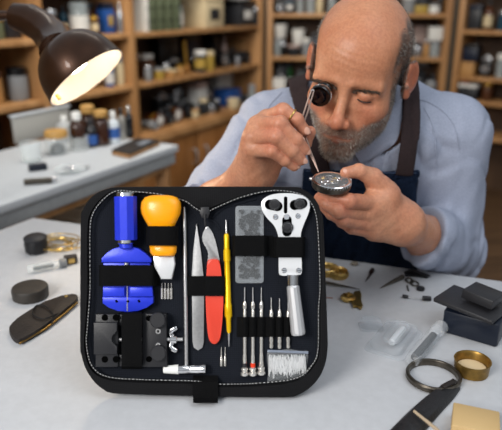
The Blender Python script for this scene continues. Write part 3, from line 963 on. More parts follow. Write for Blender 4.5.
def strap(prof, y0, y1, m=None, name='elastic_strap', vert=False, th=.0011):
    """elastic web: prof = [(px, height)], running across; its width is y0..y1"""
    b = new(); pf_ = smooth_path([(p[0], p[1] * 1000) for p in prof], 5); n = len(pf_); W = 7
    V_ = []; F_ = []
    for side in (0, 1):
        for (x, h) in pf_:
            h = max(h / 1000, .0012) + (th if side == 0 else 0)
            for j in range(W):
                t = j / (W - 1); y = y0 + (y1 - y0) * t
                hh = h - .0006 * (abs(2 * t - 1) ** 6)
                V_.append(k3(x, y, hh) if not vert else k3(y, x, hh))
    o = n * W
    for i in range(n - 1):
        for j in range(W - 1):
            a = i * W + j; F_.append((a, a + 1, a + W + 1, a + W)); F_.append((o + a, o + a + W, o + a + W + 1, o + a + 1))
    for i in range(n - 1):
        for j in (0, W - 1):
            a = i * W + j; F_.append((a, a + W, o + a + W, o + a))
    for j in range(W - 1):
        for i in (0, n - 1):
            a = i * W + j; F_.append((a, a + 1, o + a + 1, o + a))
    add_geo(b, V_, F_); bmesh.ops.recalc_face_normals(b, faces=b.faces)
    KC.link(name, b, m or (M_ELV if vert else M_ELA))
strap([(99, .0), (100.5, .010), (104, .0158), (127, .0160), (150, .0158), (154, .010), (158, .0015), (160, 0)], 265, 286)
strap([(146, 0), (146.5, .010), (148.3, .0215), (154, .0268), (161, .0274), (169, .0270), (176.4, .0215), (178, .010), (178.5, 0)], 226, 245.5)
strap([(187, 0), (189.4, .0060), (198, .0064), (203.6, .0064), (205, .0084), (206.6, .0094), (209, .0100), (214, .0100), (220, .0100), (224, .0088), (225, .002), (226, 0)], 276, 296)
strap([(232, 0), (234, .0105), (237, .0122), (250, .0122), (262, .0122), (265, .0105), (268, .001), (271, .0008), (273, .001)], 235.5, 256)
strap([(270, .0005), (273, .001), (275.6, .0105), (279, .0124), (290, .0126), (301, .0124), (303.4, .0095), (305, 0)], 237, 257.5)
sp = [(237, .0008)]
for x in (244.7, 252.9, 261.3, 271.3, 279.5, 288): sp += [(x - 3.2, .0032), (x, .0062), (x + 3.2, .0032)] + ([(x + 4.2, .0012)] if x != 288 else [(291.8, .0010)])
strap(sp, 317, 337)
strap([(311, 0), (312.5, .008), (315, .0206), (340, .0210), (364, .0206), (367, .008), (369, 0)], 121.5, 142, vert=True)

# --- blue link remover
t, o = kthing('link_remover', 127, 255, 'blue metal watch link remover with a ribbed turning handle, top left of the case', 'watch tool'); K = KPart(t, o)
b = new(); cz = .0150
cyl(b, k3(126, 240, cz), k3(125.4, 196.5, cz), 11.0 * S_, 10, r2=11.2 * S_, bev=.0006); K.link('handle', b, M_BLUE, ang=20)
for (y0, y1, r) in ((197.5, 192.5, 9.3), (243.5, 239, 8.6)):
    b = new(); cyl(b, k3(125.6, y0, cz), k3(125.6, y1, cz), r * S_, 24, bev=.0008); K.link('collar', b, M_CHROME)
b = new(); cyl(b, k3(126, 248, cz), k3(126, 243, cz), 6.5 * S_, 20, bev=.0003); K.link('neck', b, M_BLUE)
b = new(); arc = [(101.5, 262.4), (101.5, 258.5), (106, 253.5), (113, 248.8), (121, 246.6), (131, 246.6), (139, 248.8), (146, 253.5), (151, 258.5), (151, 262.4)]
prism(b, [k2(*p, .014) for p in arc], .002, .0145, .0009); K.link('yoke', b, M_BLUE)
b = new(); prism(b, [k2(*p, .01) for p in ((103, 262.6), (150, 262.6), (153, 302), (103, 302))], .002, .0095, .0008)
prism(b, [k2(*p, .013) for p in ((103, 287.2), (124.5, 287.2), (124.5, 296.5), (103, 296.5))], .0095, .0138, .0007)
prism(b, [k2(*p, .013) for p in ((130, 287.2), (152, 287.2), (153, 296.5), (130, 296.5))], .0095, .0138, .0007)
foot = [(102.8, 297), (102.8, 303), (109, 307.5), (118, 310.8), (128, 311.8), (138, 310.8), (147, 307.5), (153.2, 303), (153.2, 297)]
prism(b, [k2(*p, .01) for p in foot], .002, .0118, .0007); K.link('tray', b, M_BLUE)
b = new(); tube(b, [k3(127.3, 263, .0106), k3(127.3, 286, .0106), k3(127.3, 311, .0122)], .0007, 8)
cyl(b, k3(126.4, 266, .011), k3(126.4, 262.8, .011), .0028, 12); K.link('punch_pin', b, M_STEEL)
for x, y in ((116.8, 301), (128, 301), (139.2, 301)):
    b = new(); cyl(b, k3(x, y, .0108), k3(x, y, .01205), 1.5 * S_, 14); K.link('hole', b, M_BLK2)  # shaded hole painted as a black disc, not cut in

# --- orange handled puller
t, o = kthing('hand_puller', 161, 240, 'orange bulb handled watch tool with a pale grey tapered blade', 'watch tool'); K = KPart(t, o)
def kloft(b, rows, h0, mi=0, n=20, mid=None):
    """rows of (y, xl, xr, half thickness): elliptical sections stacked up the case"""
    V_ = []; F_ = []
    for (y, xl, xr, ht) in rows:
        cx = (xl + xr) / 2; rx = (xr - xl) / 2
        for k in range(n):
            a = 2 * PI * k / n
            ca, sa = math.cos(a), math.sin(a)
            e = .8
            V_.append(k3(cx + rx * math.copysign(abs(ca) ** e, ca), y, h0 + ht * math.copysign(abs(sa) ** e, sa)))
    m = len(rows)
    for i in range(m - 1):
        for k in range(n):
            k2_ = (k + 1) % n; F_.append((i * n + k, i * n + k2_, (i + 1) * n + k2_, (i + 1) * n + k))
    F_.append(tuple(range(n))[::-1]); F_.append(tuple((m - 1) * n + k for k in range(n)))
    add_geo(b, V_, F_, mi); bmesh.ops.recalc_face_normals(b, faces=b.faces)
b = new(); kloft(b, [(195, 154, 168, .004), (195.8, 149, 173, .0075), (197.5, 144.5, 177.5, .0098), (202, 141.4, 180.6, .0120), (208, 140.6, 181.2, .0128), (214, 141.6, 180.4, .0128), (219, 144, 178, .0122), (224, 147, 175.6, .011), (227, 148.6, 174.5, .0095), (246, 149.5, 176, .0095)], .0145)
K.link('bulb_handle', b, M_ORANGE, ang=60)
b = new(); kloft(b, [(245.4, 150, 176, .009), (246.2, 149.3, 176.8, .0098), (252, 150, 176.5, .0098), (255.2, 152, 174.8, .0095), (256, 153, 174, .0085)], .0145); K.link('collar', b, M_ORANGE, ang=60)
b = new(); prism(b, [k2(*p, .012) for p in ((153.4, 255.8), (174.2, 255.8), (175.4, 264), (172, 279), (161.5, 279), (154.6, 266))], .006, .0165, .0022); K.link('blade', b, M_PEARL)
gl = 'spare steel punch pins under the orange tool'
for x in (162, 165.2, 168.3, 171.4):
    t, o = kthing('punch_pin', x, 291, 'tiny steel pin with a thin tip in the row under the orange tool', 'pin', gl); K = KPart(t, o)
    b = new(); cyl(b, k3(x, 299, .0026), k3(x, 288, .0026), 1.25 * S_, 10, bev=.0002); K.link('shank', b, M_NICKEL)
    b = new(); cyl(b, k3(x, 288, .0026), k3(x, 283, .0026), .45 * S_, 8); K.link('tip', b, M_NICKEL)

# --- little hammer
t, o = kthing('hammer', 185, 370, 'slim steel hammer with a long thin handle and one white plastic face', 'hammer'); K = KPart(t, o)
b = new(); tube(b, [k3(184.2, 207, .004), k3(184.4, 215, .0045), k3(185.6, 300, .005), (k3(186.4, 366, .0062))], [.0012, .0021, .0024, .0022], 12); K.link('handle', b, M_STEEL)
b = new(); M_ = align(k3(178, 369.3, .0078), k3(206, 368.8, .0078)); Ln = (Vector(k3(206, 368.8, .0078)) - Vector(k3(178, 369.3, .0078))).length
lathe(b, [(.0050, 0), (.0056, .0005), (.0056, Ln * .35), (.0050, Ln * .38), (.0050, Ln * .44), (.0056, Ln * .47), (.0058, Ln * .85), (.0062, Ln * .88), (.0062, Ln - .0005), (.0056, Ln)], 24, M_); K.link('head', b, M_CHROME)
b = new(); cyl(b, k3(179, 369.3, .0078), k3(163.4, 369.6, .0078), .0058, 20, r2=.0044, bev=.0007); K.link('plastic_face', b, M_WHT)

# --- tweezers
t, o = kthing('tweezers', 198, 290, 'plain grey pointed steel tweezers strapped upright beside the red knife', 'tweezers'); K = KPart(t, o)
for hz in (.0018, .0032):
    b = new(); prism(b, [k2(*p, .003) for p in ((196.6, 223), (198, 232), (201.2, 254), (203.4, 276), (204, 300), (203.8, 342), (202.4, 347.5), (198.2, 350.2), (194, 347.5), (192.6, 342), (192.2, 300), (191.8, 276), (193.4, 250), (195.6, 232))], hz - .0003, hz + .0010, .0002)
    K.link('prong', b, M_STEEL)

# --- red knife
t, o = kthing('case_knife', 214, 290, 'small curved steel case knife with a flat red plastic handle', 'knife'); K = KPart(t, o)
bl = smooth_path([(207.6, 226.4), (204.4, 230), (202.4, 236), (203.2, 243), (207, 249), (208.4, 256), (208, 263), (219, 263), (218.4, 254), (216, 243), (212.6, 233)], 4, True)
b = new(); prism(b, [k2(*p, .003) for p in bl], .0022, .0036, .0005); K.link('blade', b, M_STEEL)
hd = smooth_path([(209.5, 259.6), (207.4, 263), (206.4, 280), (205.8, 300), (207.6, 330), (210.2, 341), (214.4, 344), (218.6, 341), (221.4, 330), (223.4, 300), (222, 280), (219.8, 263), (217.4, 259.6)], 4, True)
b = new(); prism(b, [k2(*p, .005) for p in hd], .0014, .0074, .0016); K.link('handle', b, M_RED)

# --- yellow spring bar tool
t, o = kthing('spring_bar_tool', 228, 290, 'slender yellow metal spring bar tool with steel tips at both ends', 'watch tool'); K = KPart(t, o)
def kturn(b, prof, h, x0, y0, x1, y1, n=16):
    """turned shape: prof (t 0..1 along, r px)"""
    A = Vector(k3(x0, y0, h)); B = Vector(k3(x1, y1, h)); M_ = align(A, B); L_ = (B - A).length
    lathe(b, [(r * S_, t_ * L_) for t_, r in prof], n, M_)
b = new(); kturn(b, [(0, 1.6), (.02, 2.6), (.16, 2.7), (.165, 3.5), (.275, 3.5), (.28, 2.7), (.70, 3.0), (.715, 3.6), (.83, 3.7), (.85, 2.6), (.98, 2.2), (1, 1.4)], .0046, 226.4, 233.5, 228.9, 333); K.link('barrel', b, M_YEL)
for a_, c_ in (((226.4, 234.5), (226, 220)), ((228.9, 332), (229, 346.5))):
    b = new(); kturn(b, [(0, 1.1), (.55, 1.0), (.6, .7), (1, .55)], .0046, *a_, *c_, n=10); K.link('tip', b, M_STEEL)
for x in (221.2, 225):
    t, o = kthing('spare_tip', x, 357, 'tiny steel spare tip lying below the yellow tool', 'tool tip', 'two spare tips below the yellow tool'); K = KPart(t, o)
    b = new(); kturn(b, [(0, 1.2), (.4, 1.25), (.45, .9), (.6, .8), (1, .35)], .0026, x, 366, x + .2, 347, n=10); K.link('shank', b, M_NICKEL)

# --- clear box of black pins
t, o = kthing('pin_box', 249, 245, 'clear flat plastic box holding short black pins, strapped in the case', 'box'); K = KPart(t, o)
b = new(); prism(b, [k2(*p, .005) for p in [(249.5 + q[0], 244.5 + q[1]) for q in rrect(28, 77, 3, 4)]], .0014, .0026, .0004); K.link('floor_plate', b, mat('frosted_floor', (120, 126, 132), .5, alpha=.55)); b = new()
def wallring(b, cx, cy, w_, h_, th, z0, z1, r=3):
    A = rrect(w_, h_, r, 4); B = rrect(w_ - 2 * th, h_ - 2 * th, max(r - th, .5), 4); n = len(A)
    V_ = [k3(cx + p[0], cy + p[1], z0) for p in A] + [k3(cx + p[0], cy + p[1], z1) for p in A] + [k3(cx + p[0], cy + p[1], z1) for p in B] + [k3(cx + p[0], cy + p[1], z0) for p in B]
    F_ = []
    for i in range(n):
        j = (i + 1) % n
        for a in range(4):
            c = (a + 1) % 4; F_.append((a * n + i, a * n + j, c * n + j, c * n + i))
    add_geo(b, V_, F_); bmesh.ops.recalc_face_normals(b, faces=b.faces)
wallring(b, 249.5, 244.5, 28, 77, 1.1, .0014, .0090); wallring(b, 249.5, 244.5, 24, 73, .7, .0088, .0094)
K.link('tray', b, M_CLEAR)
b = new(); prism(b, [k2(*p, .009) for p in [(249.5 + q[0], 244.5 + q[1]) for q in rrect(28.6, 77.6, 3, 4)]], .0092, .0101, .0003); K.link('lid', b, M_CLEAR)
r = random.Random(4); b = new()
for i in range(170):
    x = 249.5 + r.uniform(-9.5, 9.5); y = 244.5 + r.uniform(-34, 34); a = r.uniform(0, PI); h = .0030 + r.uniform(0, .0030); l_ = r.uniform(1.6, 2.6)
    cyl(b, k3(x - l_ * math.cos(a), y - l_ * math.sin(a), h), k3(x + l_ * math.cos(a), y + l_ * math.sin(a), h), r.uniform(.8, 1.25) * S_, 6)
bmesh.ops.translate(b, vec=-o, verts=b.verts)
tag(link('black_pins', b, M_BLK2, mw=KM @ Matrix.Translation(o)), 'heap of short black pins inside the clear strapped box', 'pins', kind='stuff')

# --- three-pronged case opener
t, o = kthing('case_opener', 287, 245, 'pearl white adjustable case back opener with three black pins and a grey handle', 'watch tool'); K = KPart(t, o)
head = smooth_path([(285.5, 193.2), (274, 194.2), (265, 197.5), (261.2, 203), (262, 210), (267, 218), (273.6, 225), (277, 232), (278.4, 240), (278.6, 262), (279, 273), (282, 275.4), (298, 275.4), (301.4, 273), (301.6, 262), (300.6, 240),
     (301.4, 231), (304.6, 222), (308.4, 213), (310, 204.5), (307.4, 198.5), (298, 194.4)], 3, True)
b = new(); prism(b, [k2(*p, .008) for p in head], .0030, .0098, .0012); K.link('plate', b, M_PEARL)
def kdisc(b, x, y, r, h0, h1, n=20, bev=.0004):
    q = k3(x, y, h1); cyl(b, (q[0], q[1], h0), q, r * S_, n, bev=bev)
for (sx, sy, ang) in ((273.6, 205.4, 12), (298.6, 204.2, -12)):
    b = new(); q = [(sx + p[0] * math.cos(math.radians(ang)) - p[1] * math.sin(math.radians(ang)), sy + p[0] * math.sin(math.radians(ang)) + p[1] * math.cos(math.radians(ang))) for p in rrect(18, 10, 4.9, 6)]
    prism(b, [k2(*p, .01) for p in q], .0097, .0101, 0); K.link('slot', b, M_BLK2)  # shade of the slot painted as a flat black shape on the plate
b = new(); prism(b, [k2(285.6 + p[0], 205 + p[1], .01) for p in rrect(3.6, 17, 1.7, 5)], .0097, .0101, 0); prism(b, [k2(287 + p[0], 226 + p[1], .01) for p in rrect(9.5, 21, 4.6, 5)], .0097, .0101, 0); K.link('slot', b, M_BLK2)
for (x, y) in ((274.6, 204.6), (299.8, 203.8), (287.6, 227.4)):
    b = new(); kdisc(b, x, y, 5.6, .0098, .0122, 24); kdisc(b, x, y, 3.9, .0122, .0142, 24); kdisc(b, x, y, 2.6, .0142, .0160, 6); pn = K.link('pin_chuck', b, M_BLK)
    b = new(); lathe(b, [(4.1 * S_, 0), (4.3 * S_, .0003), (4.1 * S_, .0006)], 24, Matrix.Translation(k3(x, y, .0122)), cap=False)
    bmesh.ops.translate(b, vec=-o, verts=b.verts); link('ring', b, M_CHROME, pn)
b = new(); kdisc(b, 286.6, 217, 2.8, .0098, .0116); K.link('pin_stop', b, M_CHROME)
for (x, y) in ((275.6, 217), (298, 216), (284.2, 270.4), (298.8, 270.4)):
    b = new(); kdisc(b, x, y, 2.6, .0097, .0112, 18, .0006); K.link('screw', b, M_CHROME)
    b = new(); box(b, k3(x, y, .0112), (.0040, .0006, .0003)); K.link('screw_slot', b, M_BLK2)
b = new(); kturn(b, [(0, 6.4), (.85, 6.2), (.9, 5.6), (1, 5.4)], .0104, 292.8, 274.5, 292.8, 287, 24); K.link('neck', b, M_CHROME)
b = new(); kturn(b, [(0, 5.4), (.03, 6.3), (.5, 6.7), (.96, 7.1), (1, 6.4)], .0125, 292.8, 285.5, 298.4, 334.5, 12); K.link('handle', b, mat('satin_alloy', (206, 206, 208), .42, .6), ang=15)

# --- six screwdrivers
def driver(x, ytip, yneck, ybot, label, ringm, long=True):
    t, o = kthing('screwdriver', x, ybot - 20, label, 'screwdriver', 'precision screwdrivers in the elastic loops'); K = KPart(t, o)
    b = new(); kturn(b, [(0, .55), (1, .5)], .0036, x, yneck, x, ytip, 8); K.link('tip', b, M_STEEL)
    b = new()
    if long: kturn(b, [(0, 2.0), (.02, 2.3), (.10, 2.3), (.13, 2.0), (.22, 2.0), (.26, 1.7), (.74, 1.8), (.86, 1.6), (.88, 1.3), (.9, 2.1), (.97, 2.0), (1, .9)], .0036, x, ybot, x, yneck, 14)
    else: kturn(b, [(0, 1.8), (.06, 2.1), (.12, 1.7), (.2, 2.1), (.3, 1.8), (.9, 2.0), (.97, 1.5), (1, .7)], .0036, x, ybot, x, yneck, 14)
    K.link('handle', b, M_NICKEL)
    if long:
        b = new(); kturn(b, [(0, 2.4), (1, 2.4)], .0036, x, ybot - 5, x, ybot - 9, 14); K.link('colour_ring', b, ringm)
        b = new(); kturn(b, [(0, 3.6), (.1, 4.1), (.35, 4.1), (.45, 3.0), (.6, 2.9), (.7, 3.6), (.9, 3.4), (1, 2.2)], .0042, x, ybot + 3.5, x, ybot - 5, 14); K.link('swivel_cap', b, M_NICKEL)
        b = new(); kdisc(b, x, yneck + 3.5, .8, .0036, .0059, 10, 0); K.link('hole', b, M_BLK2)
driver(244.7, 287.5, 301, 372, 'tall steel screwdriver with a black ring near its cap', M_BLK)
driver(252.9, 287.5, 301, 372, 'tall steel screwdriver with a bright red ring near its cap', M_RING_R)
driver(261.3, 287.5, 301, 371, 'tall steel screwdriver with no coloured ring, right of the red ringed one', M_NICKEL)
driver(271.3, 297.5, 309, 348, 'short steel screwdriver, leftmost of the three short ones', None, False)
driver(279.5, 298.5, 309, 348.5, 'short steel screwdriver, middle of the three short ones', None, False)
driver(288.2, 300, 310, 348, 'short steel screwdriver half hidden beside the grey opener handle', None, False)

# --- bag of spring bars
t, o = kthing('plastic_bag', 288, 366, 'small clear bag at the lower right of the case', 'bag'); K = KPart(t, o)
o2 = o.copy()
t['label'] = 'small clear plastic bag packed with thin spring bars, lower right of the case'
nx, ny = 14, 12; V_ = []; F_ = []
for s in (1, 0):
    for j in range(ny + 1):
        for i in range(nx + 1):
            u = i / nx; w_ = j / ny
            x = 267.5 + 40 * u + (1.2 * math.sin(w_ * 7)) * (u - .5); y = 350 + 31 * w_ + 1.0 * math.sin(u * 9) * (1 - w_) + (2 - 4 * u) * w_ * .6
            e = (max(0, 1 - (2 * u - 1) ** 6) * max(0, 1 - (2 * w_ - 1) ** 6)) ** .6
            h = .0016 + s * (.0052 * e + .0004 * math.sin(i * 2.1 + j * 1.3)) + .0002
            V_.append(k3(x, y, h))
N1 = (nx + 1) * (ny + 1)
for j in range(ny):
    for i in range(nx):
        a = j * (nx + 1) + i; F_.append((a, a + nx + 1, a + nx + 2, a + 1)); F_.append((N1 + a, N1 + a + 1, N1 + a + nx + 2, N1 + a + nx + 1))
b = new(); add_geo(b, V_, F_); bmesh.ops.recalc_face_normals(b, faces=b.faces); K.link('film', b, mat('bag_film', (235, 240, 243), .15, alpha=.10, spec=.9, bump=.5, bscale=150))
b = new(); prism(b, [k2(*p, .003) for p in ((267.4, 349), (308, 350.6), (308, 353), (267.4, 351.4))], .0066, .0074, .0002); K.link('seal', b, mat('bag_seal', (150, 160, 178), .3, alpha=.5))
r = random.Random(9); b = new()
for i in range(190):
    x = 268.8 + 37 * (i + r.random()) / 190; y = 355.0 + r.uniform(-1, 8); L_ = r.uniform(11, 16); a = r.gauss(0, .22); h = .0024 + r.uniform(0, .0034)
    x2 = min(max(x + L_ * math.sin(a), 268.8), 306); y2 = min(y + L_ * math.cos(a), 379.2)
    cyl(b, k3(x, y, h), k3(x2, y2, h), .42 * S_, 6)
bmesh.ops.translate(b, vec=-o2, verts=b.verts)
tag(link('spring_bars', b, mat('spring_bar_steel', (236, 236, 236), .32, .45), mw=KM @ Matrix.Translation(o2)), 'mass of thin white steel spring bars inside the clear bag', 'spring bars', kind='stuff')

# --- black movement holder with a wing nut
t, o = kthing('case_holder', 131, 340, 'black plastic watch case holder with round pegs and a wing nut', 'vice'); K = KPart(t, o)
b = new(); prism(b, [k2(*p, .008) for p in ((96.6, 313.6), (119, 313.6), (119, 366), (96.6, 366))], .0014, .0130, .0007); K.link('fixed_block', b, M_BLK)
b = new(); prism(b, [k2(*p, .008) for p in ((143, 313.2), (166.6, 313.2), (167.6, 366), (143, 366))], .0014, .0130, .0007); K.link('sliding_block', b, M_BLK)
b = new(); prism(b, [k2(*p, .006) for p in ((119, 314), (143, 314), (143, 325), (119, 325))], .0014, .0100, .0005); prism(b, [k2(*p, .006) for p in ((119, 354), (143, 354), (143, 365.4), (119, 365.4))], .0014, .0100, .0005); K.link('rail', b, M_BLK)
jaw = [(94.6, 322), (117.8, 322), (117.8, 331)] + [(117.8 - 6.5 * math.sin(PI * k / 8), 338.2 - 7 * math.cos(PI * k / 8)) for k in range(9)] + [(117.8, 346), (117.8, 353.6), (94.6, 353.6)]
b = new(); prism(b, [k2(*p, .015) for p in jaw], .0130, .0195, .0012); K.link('jaw', b, M_BLK)
for (x, y) in ((104.8, 317.6), (116, 317.6), (104.8, 359.4), (116, 359.4), (149, 318.2), (149, 359.2)):
    b = new(); kdisc(b, x, y, 3.3 if x < 140 else 3.0, .0125, .0132, 18, 0); K.link('hole', b, M_BLK2)  # flat black disc paints the shade of an uncut hole
for (x, y) in ((157.4, 320.4), (158, 353.6)):
    b = new(); kdisc(b, x, y, 7.6, .0130, .0205, 28, .0010); K.link('peg', b, M_BLK)
for (x, y) in ((158, 331.4), (158, 345.6)):
    b = new(); kdisc(b, x, y, 2.6, .0130, .0142, 16, .0003); K.link('screw', b, M_STEEL)
    b = new(); kdisc(b, x, y, 1.3, .0142, .0144, 12, 0); K.link('screw_hole', b, M_BLK2)
b = new(); cyl(b, k3(112, 339.6, .0078), k3(183, 339.2, .0078), 1.9 * S_, 12, bev=.0003); K.link('lead_screw', b, M_STEEL)
b = new(); cyl(b, k3(170, 339.4, .0078), k3(177, 339.4, .0078), 4.0 * S_, 16, bev=.0006)
for s in (-1, 1):
    tube(b, smooth_path([k3(172.5, 339.4 + s * 3, .0078), k3(170.6, 339.4 + s * 6.5, .0084), k3(172.6, 339.4 + s * 9.5, .0088), k3(177, 339.4 + s * 11.5, .0090)], 4), [.0022, .0023, .0024, .0025, .0026, .0027, .0028, .0028, .0028, .0028, .0027, .0024, .0015], 10, flat=.5)
K.link('wing_nut', b, M_CHROME)
# ------------------------------------------------------------------ worktop and what lies on it
M_TOP = mat('worktop_laminate', (192, 194, 198), 0.5, noise=.06, nscale=90, bump=.03, bscale=150, detail=8)
M_TOPW = mat('bench_laminate', (196, 200, 204), 0.5, noise=.04, nscale=60)
M_OAK = wood('oak', (176, 132, 88), (146, 104, 64), 3.0, (6, 6, .6), .45)
M_OAKH = wood('oak_boards', (180, 136, 92), (148, 106, 66), 3.0, (.7, 6, 6), .45)
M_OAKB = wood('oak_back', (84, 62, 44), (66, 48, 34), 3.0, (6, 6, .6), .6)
tA = onz(0, 213); tB = onz(502, 281)
td = (tB - tA) / np.linalg.norm(tB - tA); tn = np.array([td[1], -td[0], 0.0])        # tn points to the viewer
TBM = Matrix(((td[0], -tn[0], 0, 0), (td[1], -tn[1], 0, 0), (0, 0, 1, 0), (0, 0, 0, 1)))
L0 = tA - td * .35; L1 = tB + td * .35; tw = float(np.linalg.norm(L1 - L0)); tdp = .82
def tbl(u, w_): return L0 + td * u + tn * w_
wt = empty('worktable', tbl(tw / 2, tdp / 2) * np.array([1, 1, 0]), 'pale grey laminate worktable the tool case stands on', 'table')
b = new(); TC = onz(33, 217.6); bq = (onz(178, 145) - onz(36, 193.5)); bq /= np.linalg.norm(bq)
prism(b, [tuple(q[:2]) for q in (TC, tbl(tw, 0), tbl(tw, tdp), tbl(0, tdp), tbl(0, tdp * .82), TC - bq * .42)], TZ - .030, TZ, .002); wparent(link('tabletop', b, M_TOP), wt)
b = new(); prism(b, [tuple(tbl(*p)[:2]) for p in ((tw * .32, .04), (tw - .05, .04), (tw - .05, .06), (tw * .32, .06))], TZ - .10, TZ - .030, .001); wparent(link('apron_rail', b, M_OAK), wt)
for u, w_ in ((tw * .31, .07), (tw - .07, .07), (.07, tdp - .07), (tw - .07, tdp - .07)):
    b = new(); c = tbl(u, w_); box(b, (c[0], c[1], (TZ - .03) / 2), (.05, .05, TZ - .03), .003); wparent(link('leg', b, M_OAK), wt)

# left bench
bA = onz(178, 145); bB = onz(36, 193.5)
bd_ = (bA - bB) / np.linalg.norm(bA - bB); bn = np.array([-bd_[1], bd_[0], 0.0])          # bn points away, to the left
def bch(u, w_, z=TZ): q = bA - bd_ * u + bn * w_; return np.array([q[0], q[1], z])
bt = empty('workbench', bch(.5, .2, 0), 'white topped oak workbench under the lamp on the left', 'workbench')
BL, BD = 1.02, .46
b = new(); prism(b, [tuple(bch(*p)[:2]) for p in ((0, 0), (BL, 0), (BL, BD), (0, BD))], TZ - .022, TZ, .002); wparent(link('benchtop', b, M_TOPW), bt)
b = new(); prism(b, [tuple(bch(*p)[:2]) for p in ((.008, .008), (BL, .008), (BL, BD), (.008, BD))], TZ - .062, TZ - .022, .001); wparent(link('edge_board', b, mat('grey_edge', (166, 169, 170), .6, noise=.1)), bt)
b = new(); prism(b, [tuple(bch(*p)[:2]) for p in ((.02, .02), (BL - .02, .02), (BL - .02, .05), (.02, .05))], TZ - .085, TZ - .062, .001); wparent(link('front_rail', b, M_OAKH), bt)
for u, w_ in ((.04, .04), (.04, BD - .04), (BL - .05, .04), (BL - .05, BD - .04)):
    c = bch(u, w_); b = new(); box(b, (0, 0, (TZ - .062) / 2), (.045, .045, TZ - .062), .002, M=Matrix.Translation((c[0], c[1], 0))); wparent(link('leg', b, M_OAK), bt)
b = new(); prism(b, [tuple(bch(*p)[:2]) for p in ((.03, .03), (BL - .03, .03), (BL - .03, BD - .02), (.03, BD - .02))], .50, .52, .001); wparent(link('under_shelf', b, M_OAKH), bt)

# ---- turned and boxed things
def wlathe(name, prof, c, m, parent=None, n=28, tilt=None, cap=True, ang=40):
    b = new(); lathe(b, prof, n, cap=cap)
    M_ = Matrix.Translation(V(c)) if tilt is None else Matrix.Translation(V(c)) @ tilt
    o = link(name, b, m, ang=ang)
    o.matrix_world = M_
    if parent is not None: o.parent = parent; o.matrix_parent_inverse = wmat(parent).inverted()
    return o
def wl(name, b, m, parent, ang=40): return wparent(link(name, b, m, ang=ang), parent)
M_BRASS = mat('brass', (214, 180, 108), .28, .9, noise=.25, nscale=120)
M_BRASSD = mat('aged_brass', (150, 118, 62), .4, .8, noise=.3, nscale=120)
M_DARKST = mat('dark_steel', (98, 92, 84), .32, .85, noise=.3, nscale=150)
M_LEA = mat('dark_leather', (42, 36, 33), .55, noise=.3, nscale=80, bump=.3, bscale=300)
M_GUN = mat('gunmetal', (52, 52, 54), .4, .6, noise=.2)
M_GLASS = mat('clear_glass', (235, 242, 242), .04, alpha=.25, spec=.9, coat=.3)
M_CORD = mat('black_cord', (14, 14, 16), .7)

# left of the case
c = onz(40, 253); t = empty('dark_jar', c, 'dark round jar at the left edge beside the brass wire', 'jar')
wlathe('pot', [(.017, 0), (.021, .004), (.022, .020), (.020, .026)], onz(37, 252), M_GUN, t); wlathe('lid', [(.0215, .0265), (.022, .031), (.018, .034), (.004, .035)], onz(37, 252), M_BLK, t)
t = empty('brass_wire_coil', onz(62, 246), 'loose coil of thin brass wire at the left of the worktop', 'wire')
r = random.Random(3)
for k in range(7):
    cx, cy = 58 + r.uniform(-6, 8), 246 + r.uniform(-4, 4); rx, ry = r.uniform(14, 20), r.uniform(4, 7); ph = r.uniform(0, 6); hz = .0016 + k * .0016
    pts = []
    for i in range(26):
        a = 2 * PI * i / 26; q = onz(cx + rx * math.cos(a), cy + ry * math.sin(a)); pts.append((q[0], q[1], TZ + hz + .0010 * math.sin(2 * a + ph)))
    b = new(); tube(b, pts, .0012, 7, True); wl('loop', b, M_BRASS, t)
t = empty('strap_buckle_block', onz(70, 264), 'small dark leather block with a brass plate, beside the wire coil', 'block')
c = onz(71, 263); Mr = Matrix.Translation((c[0], c[1], TZ)) @ Matrix.Rotation(.35, 4, 'Z')
b = new(); box(b, (0, 0, .0075), (.024, .016, .0145), .002, Mr); wl('block', b, M_LEA, t)
b = new(); box(b, (.001, -.0086, .0075), (.012, .0012, .009), .0004, Mr); wl('plate', b, M_BRASS, t)
t = empty('glass_vial', onz(50, 272), 'clear lying tube with a grey stopper at the left edge', 'vial')
a_ = onz(28, 274); c_ = onz(60, 268); zz = np.array([0, 0, .0085])
b = new(); cyl(b, a_ + zz, c_ + zz, .0078, 20, bev=.001); wl('tube', b, M_GLASS, t)
b = new(); cyl(b, c_ + zz, onz(67, 266.6) + zz, .0088, 20, bev=.0015); wl('stopper', b, mat('grey_rubber', (110, 112, 114), .5), t)
b = new(); cyl(b, onz(34, 273) + zz, onz(54, 269.2) + zz, .0035, 14); wl('rod', b, M_GUN, t)
o = wlathe('leather_disc', [(.026, 0), (.0285, .002), (.0290, .016), (.0275, .019), (.020, .020)], onz(31, 297), mat('dark_disc', (56, 52, 48), .5, noise=.2), n=40)
tag(o, 'thick dark round disc at the left edge behind the pocket knife', 'disc')
t = empty('folding_knife', onz(55, 312), 'closed dark folding knife with a brass rivet and black cord', 'knife')
kn = [onz(*p) for p in smooth_path([(20, 345), (10, 332), (30, 316), (52, 304), (70, 299.6), (77, 299.5), (77.5, 304), (66, 314), (46, 330)], 4, True)]
b = new(); prism(b, [tuple(q[:2]) for q in kn], TZ + .0002, TZ + .0100, .0020); wl('handle', b, M_LEA, t)
b = new(); q = onz(67, 302); cyl(b, (q[0], q[1], TZ + .0095), (q[0], q[1], TZ + .0112), .0028, 16, bev=.0005); wl('rivet', b, M_BRASS, t)
ke = [onz(*p) for p in ((20, 346), (46, 331), (66, 315.2), (77.5, 305))]
b = new(); tube(b, [(q[0], q[1], TZ + .0042) for q in ke], .0016, 8); wl('liner', b, M_BRASSD, t)
